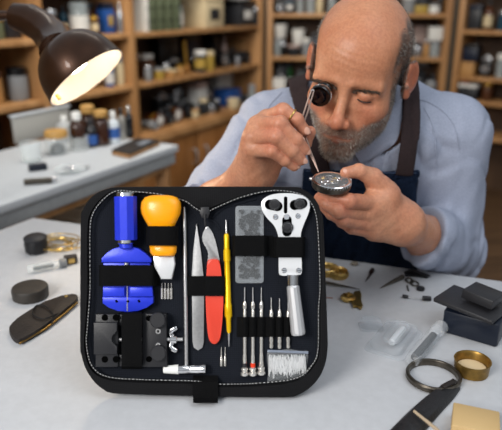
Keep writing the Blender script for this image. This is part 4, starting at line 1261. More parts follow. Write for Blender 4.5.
b = new(); tube(b, [(onz(x, y)[0], onz(x, y)[1], TZ + h) for x, y, h in smooth_path([(52, 327, .006), (54, 322, .0115), (50, 316, .0125), (42, 312, .0125), (36, 314, .0125), (34, 322, .0125), (44, 326, .0122), (55, 322, .0118), (60, 317, .008)], 5)], .0011, 7); wl('cord', b, M_CORD, t)

# right of the case
def ringobj(name, cx, cy, rpx, h, rt, m, label, cat, tilt=0, parent=None, lift=0.0):
    c = onz(cx, cy); R_ = rpx * (c[1] * FWD[1] + (CAM[2] - TZ) * -FWD[2]) / FPX
    pts = []
    for k in range(40):
        a = 2 * PI * k / 40; pts.append((R_ * math.cos(a), R_ * math.sin(a), 0))
    b = new(); tube(b, pts, rt, 10, True, flat=h)
    o = link(name, b, m); o.matrix_world = Matrix.Translation((c[0], c[1], TZ + lift)) @ Matrix.Rotation(tilt, 4, 'X')
    if label: tag(o, label, cat)
    return o
def watchring(cx, cy, rpx, label, tilt=0., lift=0.0):
    c = onz(cx, cy); dd = (c - CAM) @ FWD; R_ = rpx * dd / FPX
    t = empty('gold_watch_ring', c, label, 'watch case')
    for nm, pr, m in (('band', [(R_ * .80, .001), (R_ * .95, 0), (R_, .002), (R_, .009), (R_ * .94, .011), (R_ * .84, .0105), (R_ * .80, .009), (R_ * .80, .001)], M_BRASS),
                      ('bezel', [(R_ * .80, .0100), (R_ * .92, .0128), (R_ * .97, .0118), (R_ * .93, .0105)], M_BRASS)):
        o = wlathe(nm, pr, c + np.array([0, 0, lift]), m, t, n=36, cap=False, tilt=Matrix.Rotation(tilt, 4, 'Y'))
    b = new()
    for k in range(30):
        a = 2 * PI * k / 30; box(b, (R_ * 1.01 * math.cos(a), R_ * 1.01 * math.sin(a), .0055), (.0016, .0016, .006), .0004, Matrix.Rotation(0, 4, 'Z'))
    o = link('knurling', b, M_BRASS); o.matrix_world = Matrix.Translation(V(c + np.array([0, 0, lift]))) @ Matrix.Rotation(tilt, 4, 'Y'); o.parent = t; o.matrix_parent_inverse = wmat(t).inverted()
watchring(327, 273, 11.5, 'gold watch case ring nearest the tool case, top one of two')
watchring(338.5, 276.5, 9.5, 'smaller gold watch ring lying against the larger gold ring')
def lying(name, pts, m, label, cat, n=12, group=None):
    """pts: (px, py, height, radius)"""
    b = new(); P3 = [onz(p[0], p[1], TZ + p[2]) for p in pts]
    tube(b, [tuple(q) for q in P3], [p[3] for p in pts], n)
    o = link(name, b, m)
    return tag(o, label, cat, group)
t = empty('steel_tweezers', onz(340, 283), 'pointed steel tweezers poking out from behind the tool case', 'tweezers')
for s in (0, 1):
    b = new(); pts = [(318, 281 - s * .5, .003 + s * .004), (334, 283.5, .0026 + s * .0025), (348, 286.5, .0017 + s * .0014), (360, 289.2, .0014)]
    tube(b, [tuple(onz(x, y, TZ + h)) for x, y, h in pts], [.0030, .0026, .0014, .0004], 8, flat=.45); wl('arm', b, M_DARKST, t)
lying('copper_pin', [(322, 297.3, .001, .0009), (333, 298, .001, .0006)], mat('copper', (168, 104, 78), .35, .8), 'short copper pin by the edge of the tool case', 'pin')
t = empty('brass_movement', onz(350, 300), 'ornate brass watch movement with a frayed edge on the worktop', 'watch movement')
c = onz(348, 300)
b = new(); lathe(b, [(.0015, .001), (.011, .001), (.0125, .003), (.0125, .006), (.010, .008), (.0075, .0085), (.006, .0075), (.002, .0078)], 28, Matrix.Translation(V(c))); wl('plate', b, M_BRASS, t)
r = random.Random(8)
for k in range(9):
    a = r.uniform(0, 6.28); rr = r.uniform(.002, .008); rad = r.uniform(.0018, .0042)
    b = new(); prof = []
    lathe(b, [(.0004, 0), (rad, 0), (rad, .0012), (rad * .4, .0014), (rad * .3, .0026), (.0003, .0028)], 14, Matrix.Translation(V(c + np.array([rr * math.cos(a), rr * math.sin(a), .0078 + .0007 * (k % 3)])))); wl('gear', b, M_BRASS if k % 3 else M_BRASSD, t)
b = new(); q = onz(357, 301.5)
pts = [(354, 294), (360, 293), (361.5, 298), (360, 302), (363, 308), (361, 311), (357, 308), (353, 309), (351, 304)]
prism(b, [tuple(onz(*p)[:2]) for p in pts], TZ + .0015, TZ + .0055, .001); wl('bridge', b, M_BRASS, t)
b = new(); bm2 = [(354.5, 265.5)]
c = onz(354.5, 265.2); bmesh.ops.create_icosphere(b, subdivisions=3, radius=1)
for v_ in b.verts:
    n_ = 1 + .18 * math.sin(v_.co.x * 5 + v_.co.y * 3) * math.sin(v_.co.z * 4 + 1); v_.co = Vector((v_.co.x * .0072 * n_, v_.co.y * .0056 * n_, max(v_.co.z, -.75) * .0042 * n_ + .0031))
tag(link('rough_stone', b, mat('stone_grey', (132, 124, 112), .7, noise=.4, nscale=300, bump=.5), loc=c), 'rough grey brown chip of stone near the far edge of the worktop', 'stone')
t = empty('dark_screw', onz(369, 275), 'dark screw with a domed head lying alone on the worktop', 'screw')
b = new(); tube(b, [tuple(onz(x, y, TZ + h)) for x, y, h in ((371.5, 271.5, .0036), (369, 276, .0028), (365.6, 281.5, .0010))], [.0026, .0020, .0005], 10); wl('shank', b, mat('blued_steel', (62, 48, 46), .35, .7), t)
b = new(); cyl(b, onz(370.6, 272.4, TZ + .0040), onz(372.6, 269.6, TZ + .0044), .0040, 16, bev=.0008); wl('head', b, mat('blued_steel', (62, 48, 46), .35, .7), t)
t = empty('tapered_punch', onz(391, 283), 'tapered steel punch lying to the right of the dark screw', 'punch')
b = new(); tube(b, [tuple(onz(x, y, TZ + h)) for x, y, h in ((401, 277.6, .0042), (396, 280, .0040), (388, 284, .0027), (380, 288.2, .0008))], [.0036, .0038, .0024, .0005], 12); wl('shaft', b, M_DARKST, t)
b = new(); cyl(b, onz(400, 278.1, TZ + .0042), onz(403, 276.6, TZ + .0044), .0041, 14, bev=.0006); wl('cap', b, M_DARKST, t)
t = empty('black_clip', onz(416, 273), 'flat black spring clip near the far right of the worktop', 'clip')
b = new(); prism(b, [tuple(onz(*p)[:2]) for p in ((404, 273.5), (412, 270.2), (421, 273.4), (430, 276.4), (427, 279), (418, 277.4), (405, 276.8))], TZ + .0003, TZ + .0035, .0006); wl('plate', b, M_GUN, t)
b = new(); tube(b, [tuple(onz(x, y, TZ + h)) for x, y, h in ((408, 270, .005), (415, 270.5, .0072), (423, 273.5, .0062), (431, 276.6, .0045))], [.0016, .0030, .0028, .0012], 10, flat=.5); wl('spring_arm', b, M_BLK, t)
t = empty('chain_link', onz(413, 283), 'pair of small dark joined links behind the round black button', 'link')
for x, y, rr in ((409.5, 280.6, 3.4), (414.5, 283.4, 3.6)):
    c = onz(x, y, TZ + .0018); b = new(); R_ = rr * 1.08 / FPX
    tube(b, [(c[0] + R_ * math.cos(a * PI / 8), c[1] + R_ * 1.5 * math.sin(a * PI / 8), c[2]) for a in range(16)], .0015, 8, True); wl('loop', b, M_DARKST, t)
tag(wlathe('round_button', [(.0045, 0), (.0066, .0005), (.0070, .0035), (.0062, .0052), (.0040, .0056), (.0036, .0046), (.0005, .0045)], onz(420.5, 290), M_GUN), 'small round dark button on the worktop below the links', 'button')
lying('tiny_pin', [(407.2, 285.6, .0018, .0014), (408.6, 291, .0014, .0010)], M_DARKST, 'tiny upright dark pin left of the round button', 'pin')
t = empty('watch_link_bar', onz(417, 298), 'thin bar joining two small dark barrel ends', 'bar')
b = new(); tube(b, [tuple(onz(x, y, TZ + .0028)) for x, y in ((404, 296.6), (416, 298.4), (428, 298.6))], .0009, 8); wl('rod', b, M_STEEL, t)
b = new(); cyl(b, onz(402.5, 296, TZ + .0031), onz(408.5, 297, TZ + .0031), .0030, 12, bev=.0005); wl('barrel', b, M_GUN, t)
b = new(); cyl(b, onz(422.5, 298.2, TZ + .0042), onz(431, 298.6, TZ + .0042), .0041, 14, bev=.0006); wl('barrel', b, M_GUN, t)

# black hinged boxes at the right edge
c = onz(463, 338)
def rbox(name, cx, cy, z, s, rz, m, t, bev=.002, rx=0.0, ry=0.0):
    q = onz(cx, cy); b = new(); box(b, (0, 0, s[2] / 2), s, bev)
    o = link(name, b, m); o.matrix_world = Matrix.Translation((q[0], q[1], TZ + z)) @ Matrix.Rotation(rz, 4, 'Z') @ Matrix.Rotation(ry, 4, 'Y') @ Matrix.Rotation(rx, 4, 'X')
    if t is not None: o.parent = t; o.matrix_parent_inverse = wmat(t).inverted()
    return o
M_NAVY = mat('navy_plastic', (26, 32, 44), .35, bump=.05); M_GREYP = mat('grey_panel', (120, 128, 138), .35)
t = empty('parts_box', onz(470, 330), 'navy black plastic box with a grey side panel, under the flat black lid', 'box')
rbox('body', 474, 331, .0003, (.078, .060, .036), -.60, M_NAVY, t, .003)
q = onz(474, 331); Mb = Matrix.Translation((q[0], q[1], TZ)) @ Matrix.Rotation(-.60, 4, 'Z')
b = new(); box(b, (-.0398, .0, .022), (.0012, .046, .020), .0004, Mb); wl('side_panel', b, M_GREYP, t)
o = rbox('black_lid', 468, 330, .0400, (.088, .068, .007), -.75, M_BLK, None, .002, rx=-.04, ry=.06)  # tilted lid of the navy box, built as a separate piece
tag(o, 'flat black plastic lid lying askew on the navy box', 'case')
o = rbox('plastic_block', 478, 331, .0515, (.046, .042, .014), -.80, M_BLK, None, .0015, rx=-.04, ry=.06); tag(o, 'smaller black block resting on the askew flat lid', 'block')

# clear plastic packaging
M_PET = mat('blister_plastic', (228, 234, 240), .08, alpha=.20, spec=1.0, coat=.5)
t = empty('blister_cup', onz(371, 326), 'small empty clear plastic cup on the worktop', 'plastic cup')
c = onz(371, 327)
b = new(); prism(b, [(c[0] + p[0], c[1] + p[1]) for p in rrect(.036, .030, .007, 5)], TZ + .0002, TZ + .0012, .0003); wl('flange', b, M_PET, t)
b = new(); prism(b, [(c[0] + p[0], c[1] + p[1]) for p in rrect(.029, .023, .006, 5)], TZ + .0012, TZ + .0120, .003); wl('dome', b, M_PET, t)
t = empty('blister_pack', onz(393, 345), 'clear plastic blister pack with a raised rounded window', 'blister pack')
c = onz(394, 341); Mz = Matrix.Translation((c[0], c[1], TZ)) @ Matrix.Rotation(math.radians(-33), 4, 'Z')
b = new(); prism(b, rrect(.058, .094, .009, 5), .0002, .0018, .0005, Mz); wl('flange', b, M_PET, t)
b = new(); prism(b, rrect(.046, .080, .008, 5), .0018, .0120, .003, Mz); wl('window', b, M_PET, t)
b = new(); prism(b, rrect(.026, .064, .012, 6), .0120, .0170, .004, Mz @ Matrix.Translation((.003, .002, 0))); wl('bubble', b, M_PET, t)
b = new(); cyl(b, (.003, -.020, .0085), (.003, .026, .0085), .0050, 14, bev=.001, M=Mz); wl('insert', b, mat('pale_insert', (206, 210, 214), .4), t)
t = empty('clear_tube', onz(425, 343), 'clear plastic tube of grey rods lying beside the blister pack', 'tube')
a_ = onz(412, 360, TZ + .0105); c_ = onz(437, 331, TZ + .0105)
b = new(); cyl(b, a_, c_, .0100, 20, bev=.0012); wl('tube', b, M_PET, t)
b = new(); cyl(b, a_ + (c_ - a_) * .08, a_ + (c_ - a_) * .85, .0050, 12); wl('rods', b, M_GUN, t)
b = new(); cyl(b, c_, onz(442, 326, TZ + .0105), .0104, 18, bev=.002); wl('cap', b, M_PET, t)

# big steel ring, brass cup, strap, wooden pieces in the near right corner
c = onz(433, 379); dd = (c - CAM) @ FWD; R_ = 27.0 * dd / FPX
t = empty('steel_ring', c, 'large dark steel ring lying near the right corner', 'ring')
o = wlathe('band', [(R_ * .86, .001), (R_ * .93, 0), (R_ * 1.0, .002), (R_ * 1.0, .0075), (R_ * .95, .0095), (R_ * .88, .0090), (R_ * .85, .007), (R_ * .86, .001)], c, M_DARKST, t, n=56, cap=False)
q = onz(417, 364.5); b = new(); box(b, (0, 0, .0105), (.012, .0045, .002), .0007, Matrix.Translation((q[0], q[1], TZ)) @ Matrix.Rotation(.5, 4, 'Z')); wl('catch', b, M_STEEL, t)
c = onz(471, 372); t = empty('brass_cup', c, 'round brass cup with a cream disc inside at the right edge', 'cup')
wlathe('wall', [(.0190, .0), (.0215, .001), (.0225, .016), (.0235, .0185), (.0220, .0185), (.0205, .016), (.0190, .003)], c, M_BRASSD, t, n=40, cap=False)
wlathe('disc', [(.0005, .0012), (.0185, .0012), (.0185, .0075), (.012, .0085), (.0005, .0085)], c, mat('cream_disc', (214, 190, 150), .6), t, n=32)
t = empty('leather_watch_strap', onz(430, 410), 'black leather watch strap running out of the bottom right corner', 'watch strap')
sp_ = [(453, 387, 7.5, .006), (444, 396, 9.5, .0085), (432, 407, 11, .0095), (417, 422, 12.5, .0085), (398, 443, 14, .0070)]
V_ = []; F_ = []; rows = smooth_path([(a, b_, w_, h * 1000) for a, b_, w_, h in sp_], 6)
for (x, y, w_, h) in rows:
    h /= 1000; q = onz(x, y); dd = (q - CAM) @ FWD; hw = w_ * dd / FPX
    dr = (onz(388, 446) - onz(452, 388)); dr /= np.linalg.norm(dr); pr = np.array([-dr[1], dr[0], 0])
    for (u, e) in ((-1, 0), (-1, .4), (-.75, .9), (0, 1.05), (.75, .9), (1, .4), (1, 0)):
        V_.append(tuple(q + pr * hw * u + np.array([0, 0, .0003 + h * e])))
m_ = len(rows)
for i in range(m_ - 1):
    for j in range(7): F_.append((i * 7 + j, i * 7 + (j + 1) % 7, (i + 1) * 7 + (j + 1) % 7, (i + 1) * 7 + j))
F_ += [tuple(range(7)), tuple((m_ - 1) * 7 + k for k in range(7))]
b = new(); add_geo(b, V_, F_); bmesh.ops.recalc_face_normals(b, faces=b.faces); wl('band', b, mat('black_leather', (38, 38, 40), .45, noise=.3, nscale=200, bump=.4, bscale=400), t)
q = onz(448, 391); b = new(); box(b, (0, 0, .0110), (.024, .007, .002), .0006, Matrix.Translation((q[0], q[1], TZ)) @ Matrix.Rotation(.6, 4, 'Z')); wl('keeper', b, M_LEA, t)
t = empty('wooden_stick', onz(428, 420), 'thin pale wooden stick lying over the black strap', 'stick')
b = new(); a_ = onz(414, 411, TZ + .0135); c_ = onz(446, 437, TZ + .0135); tube(b, [tuple(a_), tuple((a_ + c_) / 2), tuple(c_)], [.0016, .0020, .0020], 8)
t2 = link('stick', b, mat('pale_wood', (178, 158, 132), .6)); wparent(t2, t)
M_PINE = wood('pine_block', (206, 176, 126), (186, 152, 100), 6, (1, 1, 6), .6)
o = rbox('wooden_block', 474, 432, .0003, (.050, .042, .019), -.35, M_PINE, None, .0015); tag(o, 'pale pine block in the bottom right corner', 'block')

# ---- on the left bench
def bz(px, py): return onz(px, py)
def bottle(px, py, hpx, wpx, m, capm, label, cat='bottle', shoulder=.62, capw=.5, lab=None, group=None, name='bottle', labrange=(.12, .45)):
    c = onz(px, py); dd = (c - CAM) @ FWD; h = hpx * dd / FPX / math.cos(PITCH); w_ = wpx * dd / FPX / 2
    t = empty(name, c, label, cat, group)
    wlathe('glass', [(w_ * .85, 0), (w_, h * .03), (w_, h * shoulder), (w_ * .75, h * (shoulder + .10)), (w_ * .38, h * (shoulder + .15)), (w_ * .36, h * (shoulder + .2))], c, m, t, n=20)
    wlathe('cap', [(w_ * capw, h * (shoulder + .17)), (w_ * capw, h * .96), (w_ * capw * .8, h)], c, capm, t, n=16)
    if lab: wlathe('paper_label', [(w_ * 1.02, h * labrange[0]), (w_ * 1.02, h * labrange[1])], c, lab, t, n=20, cap=False)
    return t
M_AMB = mat('amber_glass', (58, 34, 22), .1, coat=.5); M_CORK = mat('cork_gold', (196, 150, 84), .5, noise=.2)
M_LBLUE = mat('blue_label', (52, 92, 160), .6); M_LWHT = mat('white_label', (214, 214, 210), .7); M_DKGL = mat('dark_glass', (30, 32, 36), .12, coat=.5)
# glass dome jar with a cork lid
c = onz(58, 153); t = empty('cork_lid_jar', c, 'clear glass jar with a gold cork lid on the left bench', 'jar')
wlathe('glass', [(.034, 0), (.037, .003), (.038, .040), (.034, .052), (.033, .054)], c, M_GLASS, t); wlathe('cork_lid', [(.031, .050), (.036, .054), (.037, .066), (.033, .074), (.012, .076)], c, M_CORK, t)
wlathe('dark_contents', [(.022, .003), (.025, .010), (.018, .028), (.004, .033)], c, M_GUN, t)
c = onz(80, 150); t = empty('glass_beaker', c, 'low clear glass beaker right of the cork lidded jar', 'beaker'); wlathe('wall', [(.026, 0), (.029, .002), (.030, .044), (.031, .046), (.029, .044), (.028, .003)], c, M_GLASS, t); 
c = onz(32, 161); t = empty('glass_tumbler', c, 'clear glass tumbler at the left end of the bench', 'tumbler'); wlathe('wall', [(.026, 0), (.029, .003), (.033, .058), (.031, .060), (.028, .004)], c, M_GLASS, t); wlathe('base', [(.026, .0005), (.027, .006), (.010, .007)], c, M_GLASS, t)
bottle(79, 148, 34, 15, M_AMB, M_WHT, 'amber bottle with a tall white round stopper', capw=.62)
bottle(92.5, 147, 27, 11, M_DKGL, M_BLK, 'dark bottle with a blue label between two amber bottles', lab=M_LBLUE)
bottle(103, 145, 33, 14, M_AMB, M_CORK, 'amber bottle with a broad gold cap', capw=.95, shoulder=.66)
bottle(90, 141, 34, 15, M_AMB, M_CORK, 'amber bottle standing behind with a gold cap under the lamp', capw=.9)
bottle(114.5, 143, 30, 12, mat('blue_white_bottle', (206, 214, 220), .3), M_WHT, 'white bottle with a wide blue label', lab=M_LBLUE, labrange=(.18, .5))
bottle(122.5, 139.5, 30, 8, mat('silver_bottle', (176, 172, 164), .3, .4), M_DKGL, 'slim silver bottle right of the blue labelled bottle')
bottle(130, 137.5, 30, 8, M_DKGL, M_NICKEL, 'slim dark bottle last in the bench row')
bottle(66, 141, 24, 16, mat('frosted_bottle', (170, 172, 172), .4), M_WHT, 'squat frosted bottle behind the cork lidded jar', capw=.4)
c = onz(44, 137); t = empty('grey_tray', c, 'long pale grey tray standing at the back of the bench', 'tray')
b = new(); Mt = Matrix.Translation((c[0], c[1], TZ)) @ Matrix.Rotation(math.atan2(bd_[1], bd_[0]), 4, 'Z'); box(b, (0, 0, .045), (.26, .010, .090), .003, Mt); wl('panel', b, mat('grey_tray', (168, 166, 160), .5), t)
b = new(); box(b, (0, 0, .0935), (.27, .018, .007), .002, Mt); wl('rim', b, M_TOPW, t)
# crystal dish, chrome rod
c = onz(68, 173); t = empty('crystal_dish', c, 'shallow cut glass dish of shiny bits near the front of the bench', 'dish')
wlathe('bowl', [(.020, 0), (.030, .004), (.038, .012), (.040, .016), (.037, .016), (.028, .006), (.004, .004)], c, M_GLASS, t, n=16, ang=10)
r = random.Random(5)
for k in range(9):
    a = r.uniform(0, 6.28); rr = r.uniform(.0, .024); b = new(); lathe(b, [(.001, 0), (.006, .001), (.0055, .007), (.002, .009)], 10, Matrix.Translation(V(c + np.array([rr * math.cos(a), rr * math.sin(a), .0075 + .002 * (k % 3)]))) @ Matrix.Rotation(r.uniform(-.5, .5), 4, 'X')); wl('bead', b, M_CHROME, t)
t = empty('glass_stopper', onz(82, 170), 'small glass knob stopper lying right of the glass dish', 'stopper')
b = new(); cyl(b, onz(76, 171, TZ + .008), onz(86, 167.5, TZ + .008), .0070, 12, bev=.002); wl('knob', b, M_GLASS, t)
b = new(); cyl(b, onz(85, 167.9, TZ + .008), onz(89, 166.5, TZ + .008), .0040, 12, bev=.001); wl('neck', b, M_STEEL, t)
t = empty('chrome_rod', onz(46, 181), 'short chrome rod with a dark end at the front of the bench', 'rod')
b = new(); cyl(b, onz(24, 182, TZ + .009), onz(52, 180, TZ + .009), .0080, 18, bev=.001); wl('body', b, M_DARKST, t)
b = new(); cyl(b, onz(52, 180, TZ + .009), onz(57, 179.6, TZ + .009), .0082, 18, bev=.001); wl('end_cap', b, M_CHROME, t)
tag(rbox('dark_pouch', 38, 170, .0003, (.05, .03, .018), .5, M_NAVY, None, .004), 'small dark pouch between the tumbler and the chrome rod', 'pouch')
t = empty('wallet_case', onz(136, 148), 'flat black case with wooden edges near the end of the bench', 'case')
wz = math.atan2(bd_[1], bd_[0]) - 1.05
wq = [tuple(onz(*p)[:2]) for p in ((112, 155), (137, 143), (160, 145.5), (130, 159))]
b = new(); prism(b, wq, TZ + .0003, TZ + .0125, .0015); wl('tray', b, M_OAK, t)
b = new(); prism(b, wq, TZ + .0127, TZ + .0190, .002); wl('cover', b, M_LEA, t)
b = new(); prism(b, [tuple(onz(*p)[:2]) for p in ((136, 150), (146, 145.5), (153, 146.5), (143, 151))], TZ + .0191, TZ + .0200, .0003); wl('plate', b, M_GREYP, t)
c = bch(.22, .22, .52); t = empty('paper_stack', c, 'stack of pale papers on the shelf beneath the bench', 'papers')
for k in range(3):
    b = new(); box(b, (0, 0, .012 + k * .024), (.22, .16, .022), .002, Matrix.Translation((c[0], c[1], .522)) @ Matrix.Rotation(1.0 + .08 * k, 4, 'Z')); wl('bundle', b, mat('paper_cream', (206, 200, 186), .8), t)

# ---- the lamp
M_LAMP = mat('bronze_enamel', (62, 40, 26), .34, .6, coat=.3, noise=.2, nscale=40)
M_LAMPIN = mat('lamp_inner_white', (255, 244, 230), .5)
DL = 1.06
ca = P(87, 78, DL); e1 = P(52, 105, DL - .02); e2 = P(122, 50, DL - .02)       # ends of the mouth
ax1 = (e2 - e1); R_l = np.linalg.norm(ax1) / 2; ax1 = ax1 / np.linalg.norm(ax1)
# the mouth faces down-right and towards the viewer: short axis seen as ~ 20% of the long one
dn = (RGT * .60 + UPV * -.80); dn = dn / np.linalg.norm(dn); dn = dn - ax1 * (dn @ ax1); dn /= np.linalg.norm(dn)
tilt_ = -.07
mouth_n = dn * math.cos(tilt_) - FWD * math.sin(tilt_); mouth_n = mouth_n / np.linalg.norm(mouth_n)
LM = np.array(ca); zax = -mouth_n; xax = ax1 - zax * (ax1 @ zax); xax /= np.linalg.norm(xax); yax = np.cross(zax, xax)
LMm = Matrix(((xax[0], yax[0], zax[0], LM[0]), (xax[1], yax[1], zax[1], LM[1]), (xax[2], yax[2], zax[2], LM[2]), (0, 0, 0, 1)))
lamp = empty('desk_lamp', P(-20, 192, 1.25) * np.array([1, 1, 0]) + np.array([0, 0, TZ]), 'dark bronze dome desk lamp switched on at the upper left', 'lamp')
R = R_l
outp = [(R * 1.00, 0), (R * 1.015, .001), (R * 1.0, .004)] + [(R * math.cos(a) ** .8 * .985, R * 1.02 * math.sin(a) + .004) for a in [k * PI / 2 / 12 for k in range(1, 12)]] + [(R * .10, R * 1.03)]
inp = [(R * .975, .0)] + [(R * .95 * math.cos(a) ** .8, R * .98 * math.sin(a)) for a in [k * PI / 2 / 12 for k in range(1, 12)]] + [(R * .03, R * .99)]
b = new(); lathe(b, outp, 48, LMm, cap=False); wl('shade', b, M_LAMP, lamp, ang=60)
b = new(); lathe(b, inp, 48, LMm, cap=False); lathe(b, [(R * .975, 0), (R * 1.0, 0)], 48, LMm, cap=False); wl('inner_reflector', b, M_LAMPIN, lamp, ang=60)
b = new(); lathe(b, [(.003, R * .25), (.018, R * .30), (.023, R * .45), (.020, R * .62), (.012, R * .80), (.010, R * .95)], 20, LMm); wl('bulb', b, mat('bulb_glow', (255, 230, 190), .5, emit=(255, 236, 210), estr=15), lamp)
b = new(); cyl(b, LMm @ Vector((R * -.80, R * .1, R * .02)), LMm @ Vector((R * -.80, R * .1, R * .16)), .0035, 10, bev=.001); wl('reflector_screw', b, M_BRASS, lamp)
# neck and elbow going up and left, then down behind the picture's edge
topc = np.array(LMm @ Vector((0, 0, R * 1.0)))
n0 = topc; n1 = P(49, 33, DL + .06); n2 = P(30, 20, DL + .08); n3 = P(8, 12, DL + .10)
b = new(); tube(b, [tuple(q) for q in (np.array(LMm @ Vector((-R * .12, 0, R * .80))), P(56, 40, DL + .055), P(42, 27, DL + .07), P(30, 20, DL + .08), P(14, 16, DL + .085))], [.036, .034, .030, .030, .024], 28); wl('neck', b, M_LAMP, lamp, ang=60)
base_ = P(-60, 170, 1.30); base_[2] = TZ
b = new(); tube(b, smooth_path([tuple(P(22, 16, DL + .085)), tuple(P(-10, 20, DL + .10)), tuple(P(-34, 60, 1.2)), (base_[0], base_[1], TZ + .18), (base_[0], base_[1], TZ + .015)], 8), .009, 14); wl('arm', b, M_LAMP, lamp)
b = new(); lathe(b, [(.07, 0), (.075, .004), (.072, .014), (.03, .020), (.012, .03)], 36, Matrix.Translation((base_[0], base_[1], TZ))); wl('base', b, M_LAMP, lamp)
ll = bpy.data.lights.new('lamp_bulb_light', 'SPOT'); ll.energy = 2.2; ll.color = (1.0, .80, .55); ll.spot_size = math.radians(130); ll.spot_blend = .5; ll.shadow_soft_size = .02
lo = bpy.data.objects.new('lamp_bulb_light', ll); COL.objects.link(lo); q = np.array(LMm @ Vector((0, 0, R * .15))); lo.location = V(q)
lo.rotation_euler = V(mouth_n).to_track_quat('-Z', 'Y').to_euler()

# ---- loupe, tweezers and watch with the man
M_WG = mat('watch_glass', (235, 240, 242), .03, alpha=.14, spec=.9)
lo_c = P(316.5, 101, .866)
la = h2w(np.array([-.0310, -.0900, .0095])); ld = (la - lo_c); 
ldir = ld / np.linalg.norm(ld)
t = empty('eye_loupe', la, 'black jeweller\'s loupe held at the right eye of the man', 'loupe')
Lp = .030; st_ = la - ldir * Lp
b = new(); lathe(b, [(.0150, 0), (.0162, .0015), (.0162, .0065), (.0146, .0080), (.0138, .014), (.0110, .0165), (.0105, .022), (.0128, .0245), (.0130, .030)], 32, align(st_, la)); wl('barrel', b, mat('gloss_black', (10, 10, 11), .18, coat=.6), t)
b = new(); lathe(b, [(.0150, .0068), (.0166, .0072), (.0166, .0082), (.0150, .0086)], 32, align(st_, la), cap=False); wl('ring', b, M_CHROME, t)
b = new(); lathe(b, [(.0005, -.0012), (.006, -.0010), (.0125, .0004)], 28, align(st_, la), cap=False); wl('lens', b, mat('lens_dark', (16, 16, 20), .05, coat=1), t)
t = empty('fine_tweezers', P(311, 140, .83), 'long thin steel tweezers held over the watch dial', 'tweezers')
tp_ = P(318.5, 171.5, .832)
for s in (-1, 1):
    pts = [P(312.5 + s * 1.3, 91, .850 + .002 * s), P(306.5 + s * 1.8, 110, .846), P(301.5 + s * 1.6 + 1, 126, .842), P(308 + s * 1.0, 147, .838), P(314 + s * .6, 161, .836), P(318.5 + s * .15, 172, .834)]
    b = new(); tube(b, smooth_path([tuple(q) for q in pts], 5), [.0012] * 16 + [.0013, .0013, .0012, .0012, .0011, .001, .0009, .0007, .0006, .0004], 8); wl('prong', b, mat('bronze_steel', (186, 160, 148), .28, .85), t)
b = new(); tube(b, [tuple(P(311.0, 91, .850)), tuple(P(312.6, 89.6, .850)), tuple(P(314.0, 91, .850))], .0013, 8); wl('bow', b, M_STEEL, t)

# the open watch
wc = P(331.5, 182, .845)
wn = UPV * .88 - FWD * .48 + RGT * .04; wn /= np.linalg.norm(wn)
wx = RGT - wn * (RGT @ wn); wx /= np.linalg.norm(wx); wy = np.cross(wn, wx)
WMm = Matrix(((wx[0], wy[0], wn[0], wc[0]), (wx[1], wy[1], wn[1], wc[1]), (wx[2], wy[2], wn[2], wc[2]), (0, 0, 0, 1)))
Rw = 20.0 * .845 / FPX
t = empty('pocket_watch', wc, 'round steel watch with a skeleton dial held in the fingers of the man', 'watch')
b = new(); lathe(b, [(Rw * .70, -.0085), (Rw * .92, -.0080), (Rw * .98, -.0060), (Rw, -.001), (Rw * .98, .002), (Rw * .90, .0036), (Rw * .86, .0030), (Rw * .84, .0006), (Rw * .60, .0004), (.0004, .0004)], 40, WMm); wl('case', b, M_DARKST, t)
b = new(); lathe(b, [(Rw * .84, .0034), (Rw * .93, .0040), (Rw * .97, .0028)], 40, WMm, cap=False)
for k in range(40):
    a = 2 * PI * k / 40; cyl(b, (Rw * .975 * math.cos(a), Rw * .975 * math.sin(a), .0), (Rw * .975 * math.cos(a), Rw * .975 * math.sin(a), .0030), .0007, 6, M=WMm)
wl('bezel', b, M_CHROME, t)
b = new(); lathe(b, [(.0004, .0009), (Rw * .80, .0009), (Rw * .80, .0005)], 40, WMm); wl('dial', b, mat('dial_grey', (70, 74, 78), .35, .4, noise=.5, nscale=500), t)
r = random.Random(12)
for k in range(8):
    a = r.uniform(0, 6.28); rr = Rw * r.uniform(.1, .55); rad = Rw * r.uniform(.10, .24); M2 = WMm @ Matrix.Translation((rr * math.cos(a), rr * math.sin(a), .0011 + .0002 * k))
    b = new(); tube(b, [(rad * math.cos(i * PI / 10), rad * math.sin(i * PI / 10), 0) for i in range(20)], .0005, 6, True, M=M2)
    for i in range(3): box(b, (0, 0, 0), (rad * 2, .0006, .0004), 0, M2 @ Matrix.Rotation(i * PI / 3, 4, 'Z'))
    wl('gear', b, (M_CHROME, M_BRASS, M_STEEL)[k % 3], t)
for k in range(12):
    a = 2 * PI * k / 12; b = new(); box(b, (Rw * .70, 0, .0014), (Rw * .12, .0010, .0005), 0, WMm @ Matrix.Rotation(a, 4, 'Z')); wl('hour_mark', b, M_CHROME, t)
for a, L_ in ((2.2, .60), (.5, .45)):
    b = new(); box(b, (Rw * L_ / 2, 0, .0024), (Rw * L_, .0011, .0004), 0, WMm @ Matrix.Rotation(a, 4, 'Z')); wl('hand', b, M_CHROME, t)
b = new(); lathe(b, [(Rw * .86, .0036), (Rw * .6, .0044), (.0004, .0048)], 36, WMm, cap=False); wl('crystal', b, M_WG, t)
for a in (math.radians(160), math.radians(22)):
    b = new(); cyl(b, WMm @ Vector((Rw * .98 * math.cos(a), Rw * .98 * math.sin(a), -.001)), WMm @ Vector((Rw * 1.13 * math.cos(a), Rw * 1.13 * math.sin(a), -.001)), .0024, 12, bev=.0005); wl('crown', b, M_STEEL, t)
fa, fb = P(283, 111, .826), P(297, 120, .826); fm = fa + (fb - fa) * .60
b = new(); Mf = align(fm, fb); tube(b, [(.0107 * math.cos(i * PI / 14), .0107 * math.sin(i * PI / 14), 0) for i in range(28)], .0007, 8, True, M=Mf, flat=1.8)
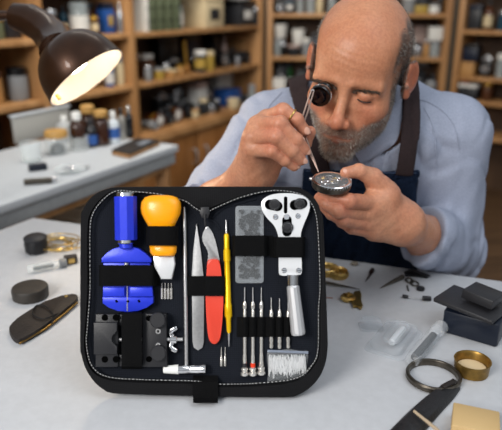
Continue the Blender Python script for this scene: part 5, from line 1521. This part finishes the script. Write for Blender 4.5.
tag(link('finger_ring', b, M_BRASS), 'thin gold band round the raised finger of the man', 'ring')
# ------------------------------------------------------------------ bookcases along the back
def caselocal(Q0, ang):
    d = np.array([math.sin(ang), math.cos(ang), 0.0]); n = np.array([-math.cos(ang), math.sin(ang), 0.0]); return np.array(Q0), d, n
def solve_t(C_, px, back=0.0):
    """distance along the front line whose picture column is px"""
    Q0, d, n = C_; lo_, hi_ = -3.0, 4.0
    q = lambda t: Q0 + d * t + n * back
    def f(t, z=.9):
        p = q(t).copy(); p[2] = z; r_ = p - CAM; return 251 + FPX * r_[0] / (r_ @ FWD) - px
    for _ in range(60):
        m_ = (lo_ + hi_) / 2
        if f(m_) > 0: hi_ = m_
        else: lo_ = m_
    return (lo_ + hi_) / 2
CA = caselocal((-.547, 2.96, 0), math.radians(30))
_qa = CA[0] + CA[1] * solve_t(CA, 263)
CB = caselocal((_qa[0], _qa[1], 0), math.radians(96))
CC0 = CB[0] + CB[1] * solve_t(CB, 449)
CC = caselocal((CC0[0], CC0[1] - .0, 0), math.radians(128))
ZA = (1.335, 1.070, .830, .582); ZB = (1.385, 1.140, .872, .655, .42); ZC = (1.31, 1.045, .765, .62, .40)
def cmat(C_, t, back, z):
    Q0, d, n = C_; q = Q0 + d * t + n * back
    return Matrix(((d[0], n[0], 0, q[0]), (d[1], n[1], 0, q[1]), (0, 0, 1, z), (0, 0, 0, 1)))
def bookcase(C_, posts, t0, t1, zs, depth, H, label, door=None, thick=.024, zbot=0.0):
    q = cmat(C_, (t0 + t1) / 2, depth / 2, 0)
    o = empty('bookcase', (q[0][3], q[1][3], 0), label, 'bookcase')
    F = cmat(C_, 0, 0, 0)
    for t in posts:
        b = new(); box(b, (t, depth / 2, H / 2), (.034, depth, H), .002, F); wl('upright', b, M_OAK, o)
    for z in zs:
        b = new(); box(b, ((t0 + t1) / 2, depth / 2 + .003, z - thick / 2), (t1 - t0, depth - .008, thick), .002, F); wl('shelf', b, M_OAKH, o)
    b = new(); box(b, ((t0 + t1) / 2, depth + .006, H / 2), (t1 - t0 + .03, .012, H), 0, F); wl('back_panel', b, M_OAKB, o)
    return o, F
tA_ = [solve_t(CA, -60), solve_t(CA, 47), solve_t(CA, 135), solve_t(CA, 262)]
bka, FA = bookcase(CA, tA_, tA_[0], tA_[-1], ZA, .30, 1.62, 'long oak bookcase slanting away along the left wall')
b = new(); box(b, ((tA_[2] + tA_[3]) / 2, .14, .545), (tA_[3] - tA_[2], .31, .05), .003, FA); wl('thick_ledge', b, M_OAKH, bka)
tm = solve_t(CA, 196)
for (a_, c_, hx) in ((tA_[2] + .02, tm - .008, tm - .05), (tm + .008, tA_[3] - .02, tm + .06)):
    b = new(); box(b, ((a_ + c_) / 2, .008, .285), (c_ - a_, .018, .45), .003, FA); dr = wl('door', b, wood('oak_door', (152, 104, 60), (126, 82, 44), 3.0, (5, 5, .6), .45), bka)
    b = new(); tube(b, [FA @ Vector(p) for p in ((hx, -.002, .42), (hx, -.022, .415), (hx, -.025, .39), (hx, -.022, .345), (hx, -.002, .34))], .006, 8); h_ = link('handle', b, M_STEEL); wparent(h_, dr)
tB_ = [.0, solve_t(CB, 449)]
bkb, FB = bookcase(CB, [.042, tB_[1] - .020], .026, tB_[1], ZB, .28, 1.62, 'oak bookcase facing the room behind the man')
tC_ = [.045, solve_t(CC, 560)]
bkc, FC = bookcase(CC, [.052, tC_[1]], .040, tC_[1], ZC, .26, 1.62, 'oak bookcase at the right edge with closer set shelves')

# ---- contents
def smat(name, col, rough=.5, metal=0.0, **k): return mat(name, col, rough, metal, **k)
K_ = {'white': smat('matt_white', (206, 204, 198), .6), 'cream': smat('matt_cream', (200, 182, 146), .6, noise=.1, nscale=20), 'black': smat('shelf_black', (20, 20, 22), .35), 'char': smat('shelf_charcoal', (40, 42, 46), .4),
      'navy': smat('shelf_navy', (24, 32, 48), .4), 'blue': smat('shelf_blue', (36, 76, 140), .45), 'teal': smat('shelf_teal', (30, 66, 84), .4), 'yellow': smat('shelf_yellow', (164, 136, 62), .5), 'olive': smat('shelf_olive', (92, 100, 78), .5),
      'grey': smat('shelf_grey', (130, 132, 134), .5), 'tan': smat('shelf_tan', (168, 124, 74), .6), 'brown': smat('shelf_brown', (78, 48, 30), .4), 'green': smat('shelf_green', (52, 110, 58), .5), 'pink': smat('shelf_pink_grey', (164, 142, 134), .6),
      'red': smat('shelf_red', (150, 66, 44), .5), 'silver': smat('shelf_silver', (176, 178, 182), .25, .8), 'gold': smat('shelf_gold', (178, 138, 60), .35, .7), 'amber': smat('shelf_amber', (82, 46, 22), .12, coat=.5),
      'glass': smat('shelf_glass', (180, 190, 192), .08, alpha=.45, spec=.9, coat=.4), 'wood': smat('shelf_wood', (176, 124, 66), .55, noise=.2, nscale=10)}
LAST = [0.0]
POSTS = {id(CA): tA_, id(CB): [.042, tB_[1] - .020], id(CC): [.052, tC_[1]]}
def place(C_, zs, px, level, wpx, hpx, back, lift=0.0):
    t = solve_t(C_, px, back); Q0, d, n = C_; q = Q0 + d * t + n * back
    if lift == 'on': lift = LAST[0]
    p = np.array([q[0], q[1], zs[level]]); dd = (p - CAM) @ FWD; W = wpx * dd / FPX * 1.05
    for po in POSTS[id(C_)]:                       # keep clear of the uprights
        if abs(t - po) < W / 2 + .021: t = po + math.copysign(W / 2 + .021, t - po)
    q = Q0 + d * t + n * back; z = zs[level] + lift + .0008
    hmax = zs[level - 1] - .024 - z - .004; H = min(hpx * dd / FPX / math.cos(PITCH), hmax); LAST[0] = lift + H + .001
    return np.array([q[0], q[1], z]), wpx * dd / FPX, H, math.atan2(d[1], d[0])
def root(name, p, rz, label, cat, group=None):
    o = empty(name, (0, 0, 0), label, cat, group, mw=Matrix.Translation(V(p)) @ Matrix.Rotation(rz, 4, 'Z')); return o
def S(kind, C_, zs, px, lv, w_, h, back, cols, label, lift=0.0, group=None, turn=0.0):
    if kind == 'box' and back > .13: back = {id(CA): .30, id(CB): .28, id(CC): .26}[id(C_)] - .055
    p, W, H, rz = place(C_, zs, px, lv, w_, h, back, lift); rz += turn
    c = [K_[k] for k in cols.split()]; g = lambda i: c[min(i, len(c) - 1)]
    if kind == 'bottle':
        t = root('bottle', p, rz, label, 'bottle', group); r_ = W / 2
        b = new(); lathe(b, [(r_ * .9, 0), (r_, H * .03), (r_, H * .60), (r_ * .8, H * .70), (r_ * .38, H * .76), (r_ * .36, H * .86)], 20); link('glass', b, g(0), t)
        b = new(); lathe(b, [(r_ * .48, H * .84), (r_ * .48, H * .98), (r_ * .4, H)], 16); link('cap', b, g(1), t)
        if len(c) > 2: b = new(); lathe(b, [(r_ * 1.02, H * .12), (r_ * 1.02, H * .5)], 20, cap=False); link('paper_label', b, g(2), t)
    elif kind == 'jar':
        t = root('jar', p, rz, label, 'jar', group); r_ = W / 2
        b = new(); lathe(b, [(r_ * .9, 0), (r_, H * .05), (r_, H * .68), (r_ * .9, H * .78)], 22); link('glass', b, g(0), t)
        b = new(); lathe(b, [(r_ * .96, H * .76), (r_ * .98, H * .97), (r_ * .9, H)], 22); link('lid', b, g(1), t)
        if len(c) > 2: b = new(); lathe(b, [(r_ * 1.02, H * .15), (r_ * 1.02, H * .6)], 22, cap=False); link('paper_label', b, g(2), t)
    elif kind == 'box':
        t = root('box', p, rz, label, 'box', group); D_ = min(W * .9, .17 if back < .2 else .07)
        b = new(); box(b, (0, D_ * .0, H * .40), (W, D_, H * .80), .003); link('base', b, g(0), t)
        b = new(); box(b, (0, 0, H * .90), (W * 1.02, D_ * 1.02, H * .20), .003); link('lid', b, g(1), t)
        if len(c) > 2: b = new(); box(b, (0, -D_ / 2 - .001, H * .42), (W * .5, .003, H * .34), .0008); link('paper_label', b, g(2), t)
    elif kind == 'tin':
        t = root('tin', p, rz, label, 'tin', group); r_ = W / 2
        b = new(); lathe(b, [(r_ * .96, 0), (r_, H * .03), (r_, H * .8)], 26); link('can', b, g(0), t)
        b = new(); lathe(b, [(r_ * 1.03, H * .79), (r_ * 1.03, H * .97), (r_ * .97, H)], 26); link('lid', b, g(1), t)
        if len(c) > 2: b = new(); lathe(b, [(r_ * 1.015, H * .2), (r_ * 1.015, H * .62)], 26, cap=False); link('band', b, g(2), t)
    elif kind == 'lens':
        t = root('camera_lens', p, rz, label, 'lens', group); r_ = W / 2
        M_ = Matrix.Translation((0, 0, r_)) @ Matrix.Rotation(math.radians(68), 4, 'X') @ Matrix.Translation((0, 0, -H * .5))
        M_ = Matrix.Translation((0, .0, r_ * 1.02)) @ Matrix.Rotation(math.radians(90), 4, 'X') @ Matrix.Translation((0, 0, -H * .45))
        b = new(); lathe(b, [(r_ * .78, 0), (r_ * .84, H * .02), (r_ * .84, H * .35), (r_, H * .45), (r_, H * .88), (r_ * .9, H * .9), (r_ * .8, H * .80)], 26, M_, cap=True); link('barrel', b, g(0), t)
        b = new(); lathe(b, [(r_ * .86, H * .36), (r_ * 1.01, H * .46), (r_ * 1.01, H * .54), (r_ * .99, H * .55)], 26, M_, cap=False); link('ring', b, g(1), t)
        b = new(); lathe(b, [(r_ * .8, H * .82), (r_ * .5, H * .87), (.0004, H * .89)], 26, M_, cap=False); link('front_glass', b, g(2), t)
    elif kind == 'camera':
        t = root('camera', p, rz, label, 'camera', group); D_ = W * .42
        b = new(); box(b, (0, 0, H * .38), (W, D_, H * .76), .006); link('body', b, g(0), t)
        b = new(); box(b, (0, 0, H * .80), (W * .96, D_ * .86, H * .14), .004); box(b, (0, 0, H * .92), (W * .3, D_ * .6, H * .16), .004); link('top_plate', b, g(1), t)
        b = new(); cyl(b, (0, -D_ * .5, H * .38), (0, -D_ * 1.0, H * .38), H * .28, 22, bev=.003); link('lens', b, g(0), t)
        b = new(); cyl(b, (0, -D_ * 1.0, H * .38), (0, -D_ * 1.06, H * .38), H * .20, 22, bev=.001); link('front_glass', b, K_['silver'], t)
    elif kind == 'cup':
        t = root('cup', p, rz, label, 'cup', group); r_ = W / 2
        b = new(); lathe(b, [(r_ * .75, 0), (r_ * .8, H * .04), (r_ * 1.0, H * .97), (r_ * .96, H), (r_ * .9, H * .9), (r_ * .7, H * .08), (.0005, H * .07)], 24); link('wall', b, g(0), t)
        b = new(); lathe(b, [(r_ * 1.0, H * .90), (r_ * 1.06, H * .96), (r_ * .97, H * 1.0)], 24, cap=False); link('rim', b, g(1), t)
    elif kind == 'book':
        t = root('book', p, rz, label, 'book', group); D_ = .15
        b = new(); box(b, (0, 0, H / 2), (W * .86, D_ * .96, H * .97), .001); link('pages', b, K_['cream'], t)
        b = new(); box(b, (0, -D_ / 2, H / 2), (W, .004, H), .0015); box(b, (-W / 2 + .001, 0, H / 2), (.002, D_, H), 0); box(b, (W / 2 - .001, 0, H / 2), (.002, D_, H), 0); link('cover', b, g(0), t)
        for f_ in (.3, .66): b = new(); box(b, (0, -D_ / 2 - .002, H * f_), (W * .98, .002, H * .035), 0); link('spine_band', b, g(1), t)
    elif kind == 'clock':
        t = root('clock', p, rz, label, 'clock', group); r_ = W / 2
        M_ = Matrix.Translation((0, 0, r_ + .006)) @ Matrix.Rotation(math.radians(90), 4, 'X')
        b = new(); lathe(b, [(r_ * .9, -.02), (r_, -.018), (r_, .018), (r_ * .9, .021)], 30, M_); link('case', b, g(0), t)
        b = new(); lathe(b, [(r_ * .86, .0215), (.0005, .0220)], 30, M_, cap=False); link('face', b, g(1), t)
        b = new(); box(b, (0, r_ * .3, .0228), (.003, r_ * .6, .001), 0, M_); box(b, (r_ * .2, 0, .0228), (r_ * .4, .003, .001), 0, M_); link('hands', b, K_['black'], t)
        for s in (-1, 1): b = new(); cyl(b, (s * r_ * .6, 0, .002), (s * r_ * .5, 0, r_ * .35), .004, 8); link('foot', b, g(0), t)
    elif kind == 'stick':
        t = root('file_tool', p, rz, label, 'tool', group)
        b = new(); box(b, (0, 0, H * .5), (W, .012, H), .001, Matrix.Translation((0, 0, .005)) @ Matrix.Rotation(-.12, 4, 'Y')); link('blade', b, g(0), t)
        b = new(); box(b, (0, 0, H * .14), (W * 1.5, .018, H * .22), .002, Matrix.Translation((0, 0, .005)) @ Matrix.Rotation(-.12, 4, 'Y')); link('handle', b, g(1), t)
    return t
A1, A2, A3 = 1, 2, 3
# long left bookcase, top shelf
S('jar', CA, ZA, 56, 1, 14, 24, .10, 'char silver', 'dark jar with a silver lid above the lamp neck')
S('clock', CA, ZA, 66, 1, 12, 13, .05, 'brown cream', 'small round pale clock between the dark jar and the blue bottle')
S('bottle', CA, ZA, 69, 1, 9, 26, .14, 'teal black', 'blue green bottle behind the small clock')
S('jar', CA, ZA, 84, 1, 19, 29, .07, 'glass glass white', 'big clear jar wrapped in white paper above the lamp shade')
S('tin', CA, ZA, 98, 1, 9, 16, .06, 'brown gold cream', 'round cream fronted tin beside the paper wrapped jar')
S('jar', CA, ZA, 94, 1, 12, 27, .18, 'brown black', 'tall brown jar at the back behind the cream fronted tin')
S('box', CA, ZA, 110, 1, 13, 27, .08, 'blue navy yellow', 'blue box with a yellow band on the top shelf')
S('bottle', CA, ZA, 123.5, 1, 6, 27, .04, 'silver silver', 'silver spray bottle right of the blue box')
S('bottle', CA, ZA, 129, 1, 6, 24, .16, 'glass white', 'thin clear bottle against the first upright')
S('box', CA, ZA, 24, 1, 18, 24, .12, 'char black', 'charcoal box at the far left of the top shelf')
S('tin', CA, ZA, 3, 1, 16, 20, .10, 'olive gold', 'olive tin with a gold lid at the left end of the top shelf')
# left bay, middle shelf
S('jar', CA, ZA, 109, 2, 9, 22, .06, 'blue white white', 'blue jar with a white lid seen past the lamp rim')
S('bottle', CA, ZA, 118, 2, 7, 32, .10, 'white cream', 'tall white bottle past the lamp rim')
S('jar', CA, ZA, 125, 2, 8, 27, .06, 'cream silver', 'cream jar with a silver lid by the first upright')
S('box', CA, ZA, 100, 2, 10, 26, .18, 'cream white', 'cream box behind the blue jar')
S('bottle', CA, ZA, 40, 2, 8, 40, .10, 'cream tan', 'cream bottle left of the lamp shade')
S('jar', CA, ZA, 18, 2, 20, 30, .10, 'grey black', 'grey jar with a black lid at the left edge')
S('tin', CA, ZA, -6, 2, 16, 30, .10, 'tan brown', 'tan tin at the far left of the middle shelf')
# left bay, low shelf: hidden mostly behind the bench bottles
S('box', CA, ZA, 60, 3, 34, 17, .10, 'white grey', 'long white box low behind the bench bottles')
S('box', CA, ZA, 108, 3, 26, 18, .12, 'cream tan', 'cream box low behind the gold capped bottle')
# second bay, top shelf: twelve green drawers boxes, glass, wooden chest
gb = 'olive bound volumes in a row'
for i in range(4):
    S('book', CA, ZA, 144.0 + i * 8.2, 1, 8.0, 31, .09, 'olive black', ('olive volume next to the white spine', 'second olive volume from the white spine', 'third olive volume from the white spine', 'olive volume next to the glass bottle')[i], group=gb)
S('book', CA, ZA, 138.6, 1, 3.4, 31, .09, 'white grey', 'thin white spined book at the left of the olive volumes')
S('bottle', CA, ZA, 180, 1, 9.5, 30, .06, 'glass glass white', 'clear bottle with a white label between the olive books and the chest')
S('box', CA, ZA, 204, 1, 32, 28, .10, 'cream cream char', 'large cream chest with a dark clasp on the top shelf')
S('box', CA, ZA, 237, 1, 30, 22, .11, 'char black white', 'wide black patterned box with a white label on the top shelf')
S('box', CA, ZA, 239, 1, 17, 14, .11, 'white grey', 'white box on top of the black patterned box', lift='on')
S('jar', CA, ZA, 256, 1, 4, 16, .02, 'char silver', 'tiny dark jar at the right end of the top shelf')
# second bay, middle shelf
S('box', CA, ZA, 165, 2, 30, 34, .20, 'black black', 'tall black case at the back of the middle shelf')
S('box', CA, ZA, 188, 2, 26, 30, .21, 'navy black', 'navy case at the back right of the tall black case')
S('jar', CA, ZA, 147.5, 2, 8, 14, .04, 'grey silver', 'grey jar in front of the folded white packet')
S('box', CA, ZA, 145, 2, 13, 22, .13, 'brown white', 'brown box with a white lid next to the upright')
S('tin', CA, ZA, 158.5, 2, 11, 10, .05, 'yellow grey', 'squat yellow tin on the middle shelf')
S('box', CA, ZA, 171, 2, 11, 7, .04, 'tan cream', 'little tan box right of the yellow tin')
S('camera', CA, ZA, 174, 2, 15, 15, .12, 'black silver', 'black camera with a silver top behind the little tan box')
S('jar', CA, ZA, 180, 2, 8, 10, .04, 'tan gold', 'small tan jar at the foot of the brass file')
S('stick', CA, ZA, 187, 2, 3, 30, .06, 'gold wood', 'brass coloured file leaning upright on the middle shelf')
S('tin', CA, ZA, 200, 2, 12, 20, .05, 'char white yellow', 'dark tin with a white lid and yellow band')
S('tin', CA, ZA, 209, 2, 10, 18, .05, 'yellow cream', 'yellow tin with a cream lid beside the dark banded tin')
S('lens', CA, ZA, 219, 2, 15, 17, .10, 'black char silver', 'black camera lens right of the yellow tin')
S('bottle', CA, ZA, 224.5, 2, 5, 27, .14, 'pink pink', 'tall pinkish bottle at the back of the middle shelf')
S('camera', CA, ZA, 232, 2, 13, 16, .12, 'black char', 'black camera near the pinkish bottle')
S('lens', CA, ZA, 241, 2, 12, 16, .12, 'char silver black', 'charcoal lens at the right of the middle shelf')
S('jar', CA, ZA, 249, 2, 8, 14, .10, 'black char', 'black jar at the right end of the middle shelf')
S('box', CA, ZA, 214, 2, 16, 26, .21, 'char black', 'dark case at the back behind the yellow tin')
# second bay, ledge
for i, (x, c_, lb) in enumerate(((146, 'grey silver silver', 'grey lens at the left end of the ledge'), (152, 'amber gold white', 'amber lens with a white face on the ledge'), (160.5, 'black silver char', 'large black lens beside the amber lens'), (170.5, 'amber gold white', 'second amber lens with a pale face on the ledge'), (182, 'black silver char', 'large black lens left of the white boxes'))):
    S('lens', CA, ZA, x, 3, (9, 14, 16, 14, 16)[i], 17, .05 + .01 * i, c_, lb)
S('camera', CA, ZA, 160, 3, 22, 24, .20, 'black silver', 'silver topped camera behind the black lens on the ledge')
S('camera', CA, ZA, 178, 3, 13, 24, .20, 'black silver', 'silver topped camera behind the second black lens on the ledge')
S('jar', CA, ZA, 174, 3, 6, 24, .16, 'silver silver', 'silver jar between the two silver topped cameras')
S('box', CA, ZA, 197, 3, 15, 28, .13, 'white pink', 'tall white box at the back of the ledge')
S('box', CA, ZA, 223, 3, 26, 26, .20, 'white white', 'wide white box at the back of the ledge')
S('tin', CA, ZA, 193.5, 3, 8, 8, .04, 'cream tan', 'small cream tin at the front of the ledge')
S('jar', CA, ZA, 202, 3, 9, 15, .06, 'char cream', 'dark jar with a cream lid on the ledge')
S('jar', CA, ZA, 210.5, 3, 8, 10, .05, 'silver char', 'small silver jar left of the blue box')
S('box', CA, ZA, 226.5, 3, 21, 15, .125, 'blue blue', 'blue box on the ledge under the wide white box')
S('tin', CA, ZA, 233, 3, 12, 9, .025, 'cream cream', 'cream round tin in front of the blue box')
S('lens', CA, ZA, 243, 3, 9, 13, .08, 'char silver silver', 'charcoal and silver lens right of the blue box')
S('jar', CA, ZA, 252, 3, 7, 17, .03, 'glass grey', 'clear jar at the right end of the ledge')
S('jar', CA, ZA, 241, 3, 10, 25, .18, 'char silver', 'tall dark jar behind the charcoal and silver lens')
# bookcase behind the man
S('camera', CB, ZB, 274, 1, 11, 13, .10, 'black char', 'black camera at the left end of the upper shelf behind the man')
S('box', CB, ZB, 289, 1, 10, 12, .10, 'char teal white', 'dark box with a small white label on the upper shelf')
S('jar', CB, ZB, 299, 1, 7, 17, .08, 'glass silver', 'clear jar left of the pair near the head of the man')
S('jar', CB, ZB, 309, 1, 9, 18, .09, 'glass grey', 'wider clear jar on the upper shelf')
S('bottle', CB, ZB, 318, 1, 7, 20, .09, 'cream silver', 'cream bottle beside the wide clear jar')
S('bottle', CB, ZB, 330, 1, 8, 20, .09, 'glass grey', 'clear bottle just behind the crown of the bald man')
S('tin', CB, ZB, 405, 1, 13, 16, .08, 'grey white', 'grey tin with a white lid right of the head')
S('box', CB, ZB, 417, 1, 12, 9, .06, 'yellow char', 'yellow box with a black lid on the upper shelf')
S('camera', CB, ZB, 418, 1, 14, 17, .16, 'black char', 'black camera behind the yellow box')
S('jar', CB, ZB, 430, 1, 11, 9, .06, 'white silver', 'white dish shaped jar on the upper shelf')
S('bottle', CB, ZB, 436, 1, 6, 20, .12, 'black black', 'black bottle at the right end of the upper shelf')
S('jar', CB, ZB, 274, 2, 11, 16, .08, 'glass grey', 'clear jar at the left of the middle shelf behind the man')
S('cup', CB, ZB, 274, 2, 13, 12, .08, 'white white', 'white cup stacked on the clear jar', lift='on')
S('bottle', CB, ZB, 286, 2, 7, 28, .17, 'brown black', 'brown bottle between the two white cups')
S('jar', CB, ZB, 283, 2, 6, 12, .05, 'black silver', 'small black jar in front of the brown bottle')
S('tin', CB, ZB, 294, 2, 13, 10, .07, 'char pink', 'wide dark tin with a pinkish lid')
S('cup', CB, ZB, 298, 2, 13, 14, .08, 'white white', 'wider white cup right of the brown bottle', lift='on')
S('jar', CB, ZB, 306, 2, 8, 16, .09, 'grey white', 'grey jar next to the ear of the man')
S('box', CB, ZB, 316, 2, 10, 20, .12, 'navy black', 'navy box half hidden by the head')
S('box', CB, ZB, 409, 2, 8, 17, .10, 'white white', 'narrow white box right of the ear')
S('box', CB, ZB, 418, 2, 12, 26, .15, 'pink pink', 'tall pinkish grey box on the middle shelf')
S('jar', CB, ZB, 417, 2, 9, 13, .06, 'silver char', 'silver jar in front of the pinkish box')
S('bottle', CB, ZB, 426, 2, 6, 16, .07, 'tan silver', 'tan bottle left of the large glass jar')
S('jar', CB, ZB, 436, 2, 11, 15, .07, 'glass grey', 'large clear jar at the right of the middle shelf')
S('box', CB, ZB, 436, 2, 13, 12, .07, 'white white', 'white carton on top of the large clear jar', lift='on')
S('box', CB, ZB, 275, 3, 12, 10, .07, 'white white', 'left white carton on the low shelf')
S('box', CB, ZB, 295, 3, 14, 10, .07, 'white grey', 'right white carton on the low shelf')
S('camera', CB, ZB, 273, 3, 13, 21, .17, 'black char', 'black camera behind the left white carton')
S('tin', CB, ZB, 289, 3, 8, 21, .22, 'green char', 'green tin behind the right white carton')
S('camera', CB, ZB, 304, 3, 14, 19, .15, 'char black', 'charcoal camera behind the shoulder strap')
S('box', CB, ZB, 405, 3, 10, 20, .14, 'char black', 'charcoal box beneath the narrow white box')
S('camera', CB, ZB, 419, 3, 17, 20, .13, 'black black', 'large black camera on the low shelf')
S('box', CB, ZB, 421, 3, 14, 8, .16, 'grey white', 'grey white carton above the large black camera', lift='on')
S('lens', CB, ZB, 434, 3, 12, 12, .08, 'char silver grey', 'grey faced lens at the right of the low shelf')
S('jar', CB, ZB, 441, 3, 6, 15, .12, 'navy black', 'navy jar at the end of the low shelf')
# fillers deep in the shelves
S('camera', CA, ZA, 150, 2, 8, 18, .24, 'black char', 'black camera in the shade behind the grey jar')
S('jar', CA, ZA, 166, 2, 7, 12, .10, 'white silver', 'small white jar behind the yellow tin')
S('tin', CA, ZA, 194, 2, 8, 12, .12, 'black silver', 'black tin between the file and the banded tin')
S('jar', CA, ZA, 237.5, 2, 6, 11, .03, 'silver black', 'little silver jar in front of the black camera on the middle shelf')
S('lens', CA, ZA, 190, 3, 11, 13, .10, 'char silver white', 'small grey lens left of the tall white box')
S('jar', CA, ZA, 216.5, 3, 5, 12, .035, 'black silver', 'small black jar just left of the blue box')
S('camera', CA, ZA, 208, 3, 10, 17, .11, 'black silver', 'silver topped camera between the white boxes')
S('tin', CB, ZB, 281.5, 1, 4, 10, .05, 'silver char', 'narrow silver tin between two dark things on the upper shelf')
S('jar', CB, ZB, 424, 1, 6, 12, .17, 'char black', 'charcoal jar at the back behind the white dish shaped jar')
S('jar', CB, ZB, 408, 2, 6, 11, .04, 'black silver', 'small black jar in front of the narrow white box')
S('jar', CB, ZB, 424, 3, 6, 10, .03, 'silver black', 'little silver jar in front of the large black camera')
# right bookcase
S('box', CC, ZC, 464, 1, 12, 22, .09, 'char navy', 'tall charcoal box on the top shelf at the right')
S('bottle', CC, ZC, 484, 1, 9, 26, .08, 'amber black cream', 'amber bottle with a cream label at the right')
S('tin', CC, ZC, 500, 1, 12, 18, .08, 'teal silver', 'teal tin at the right edge of the picture')
S('box', CC, ZC, 466, 2, 13, 13, .06, 'tan tan', 'tan box on the middle shelf at the right')
S('box', CC, ZC, 466, 2, 14, 15, .07, 'navy black', 'navy box stacked on the tan box', lift='on')
S('camera', CC, ZC, 488, 2, 10, 20, .08, 'black silver', 'silver topped camera right of the stacked navy box')
S('jar', CC, ZC, 503, 2, 10, 22, .08, 'glass white', 'clear jar with a white lid at the right edge')
S('box', CC, ZC, 462, 3, 18, 14, .07, 'char white', 'charcoal box with a white lid on the low shelf')
S('tin', CC, ZC, 466, 3, 9, 9, .07, 'red brown', 'small red tin standing on the white lidded box', lift='on')
S('jar', CC, ZC, 492, 3, 10, 18, .08, 'brown gold', 'brown jar with a gold lid on the low shelf')
# ------------------------------------------------------------------ camera and view
cd = bpy.data.cameras.new('camera'); cam = bpy.data.objects.new('camera', cd); COL.objects.link(cam)
cam.location = V(CAM); cam.rotation_euler = (PI / 2 - PITCH, 0, 0)
cd.sensor_fit = 'HORIZONTAL'; cd.sensor_width = 36.0; cd.lens = 36.0 * FPX / 502.0; cd.clip_start = 0.02
cd.dof.use_dof = True; cd.dof.focus_distance = 0.79; cd.dof.aperture_fstop = 3.9
sc = bpy.context.scene; sc.camera = cam
vs_ = sc.view_settings
vs_.view_transform = 'Standard'; vs_.look = 'None'; vs_.gamma = 1.0; vs_.use_curve_mapping = False; vs_.exposure = EXPO
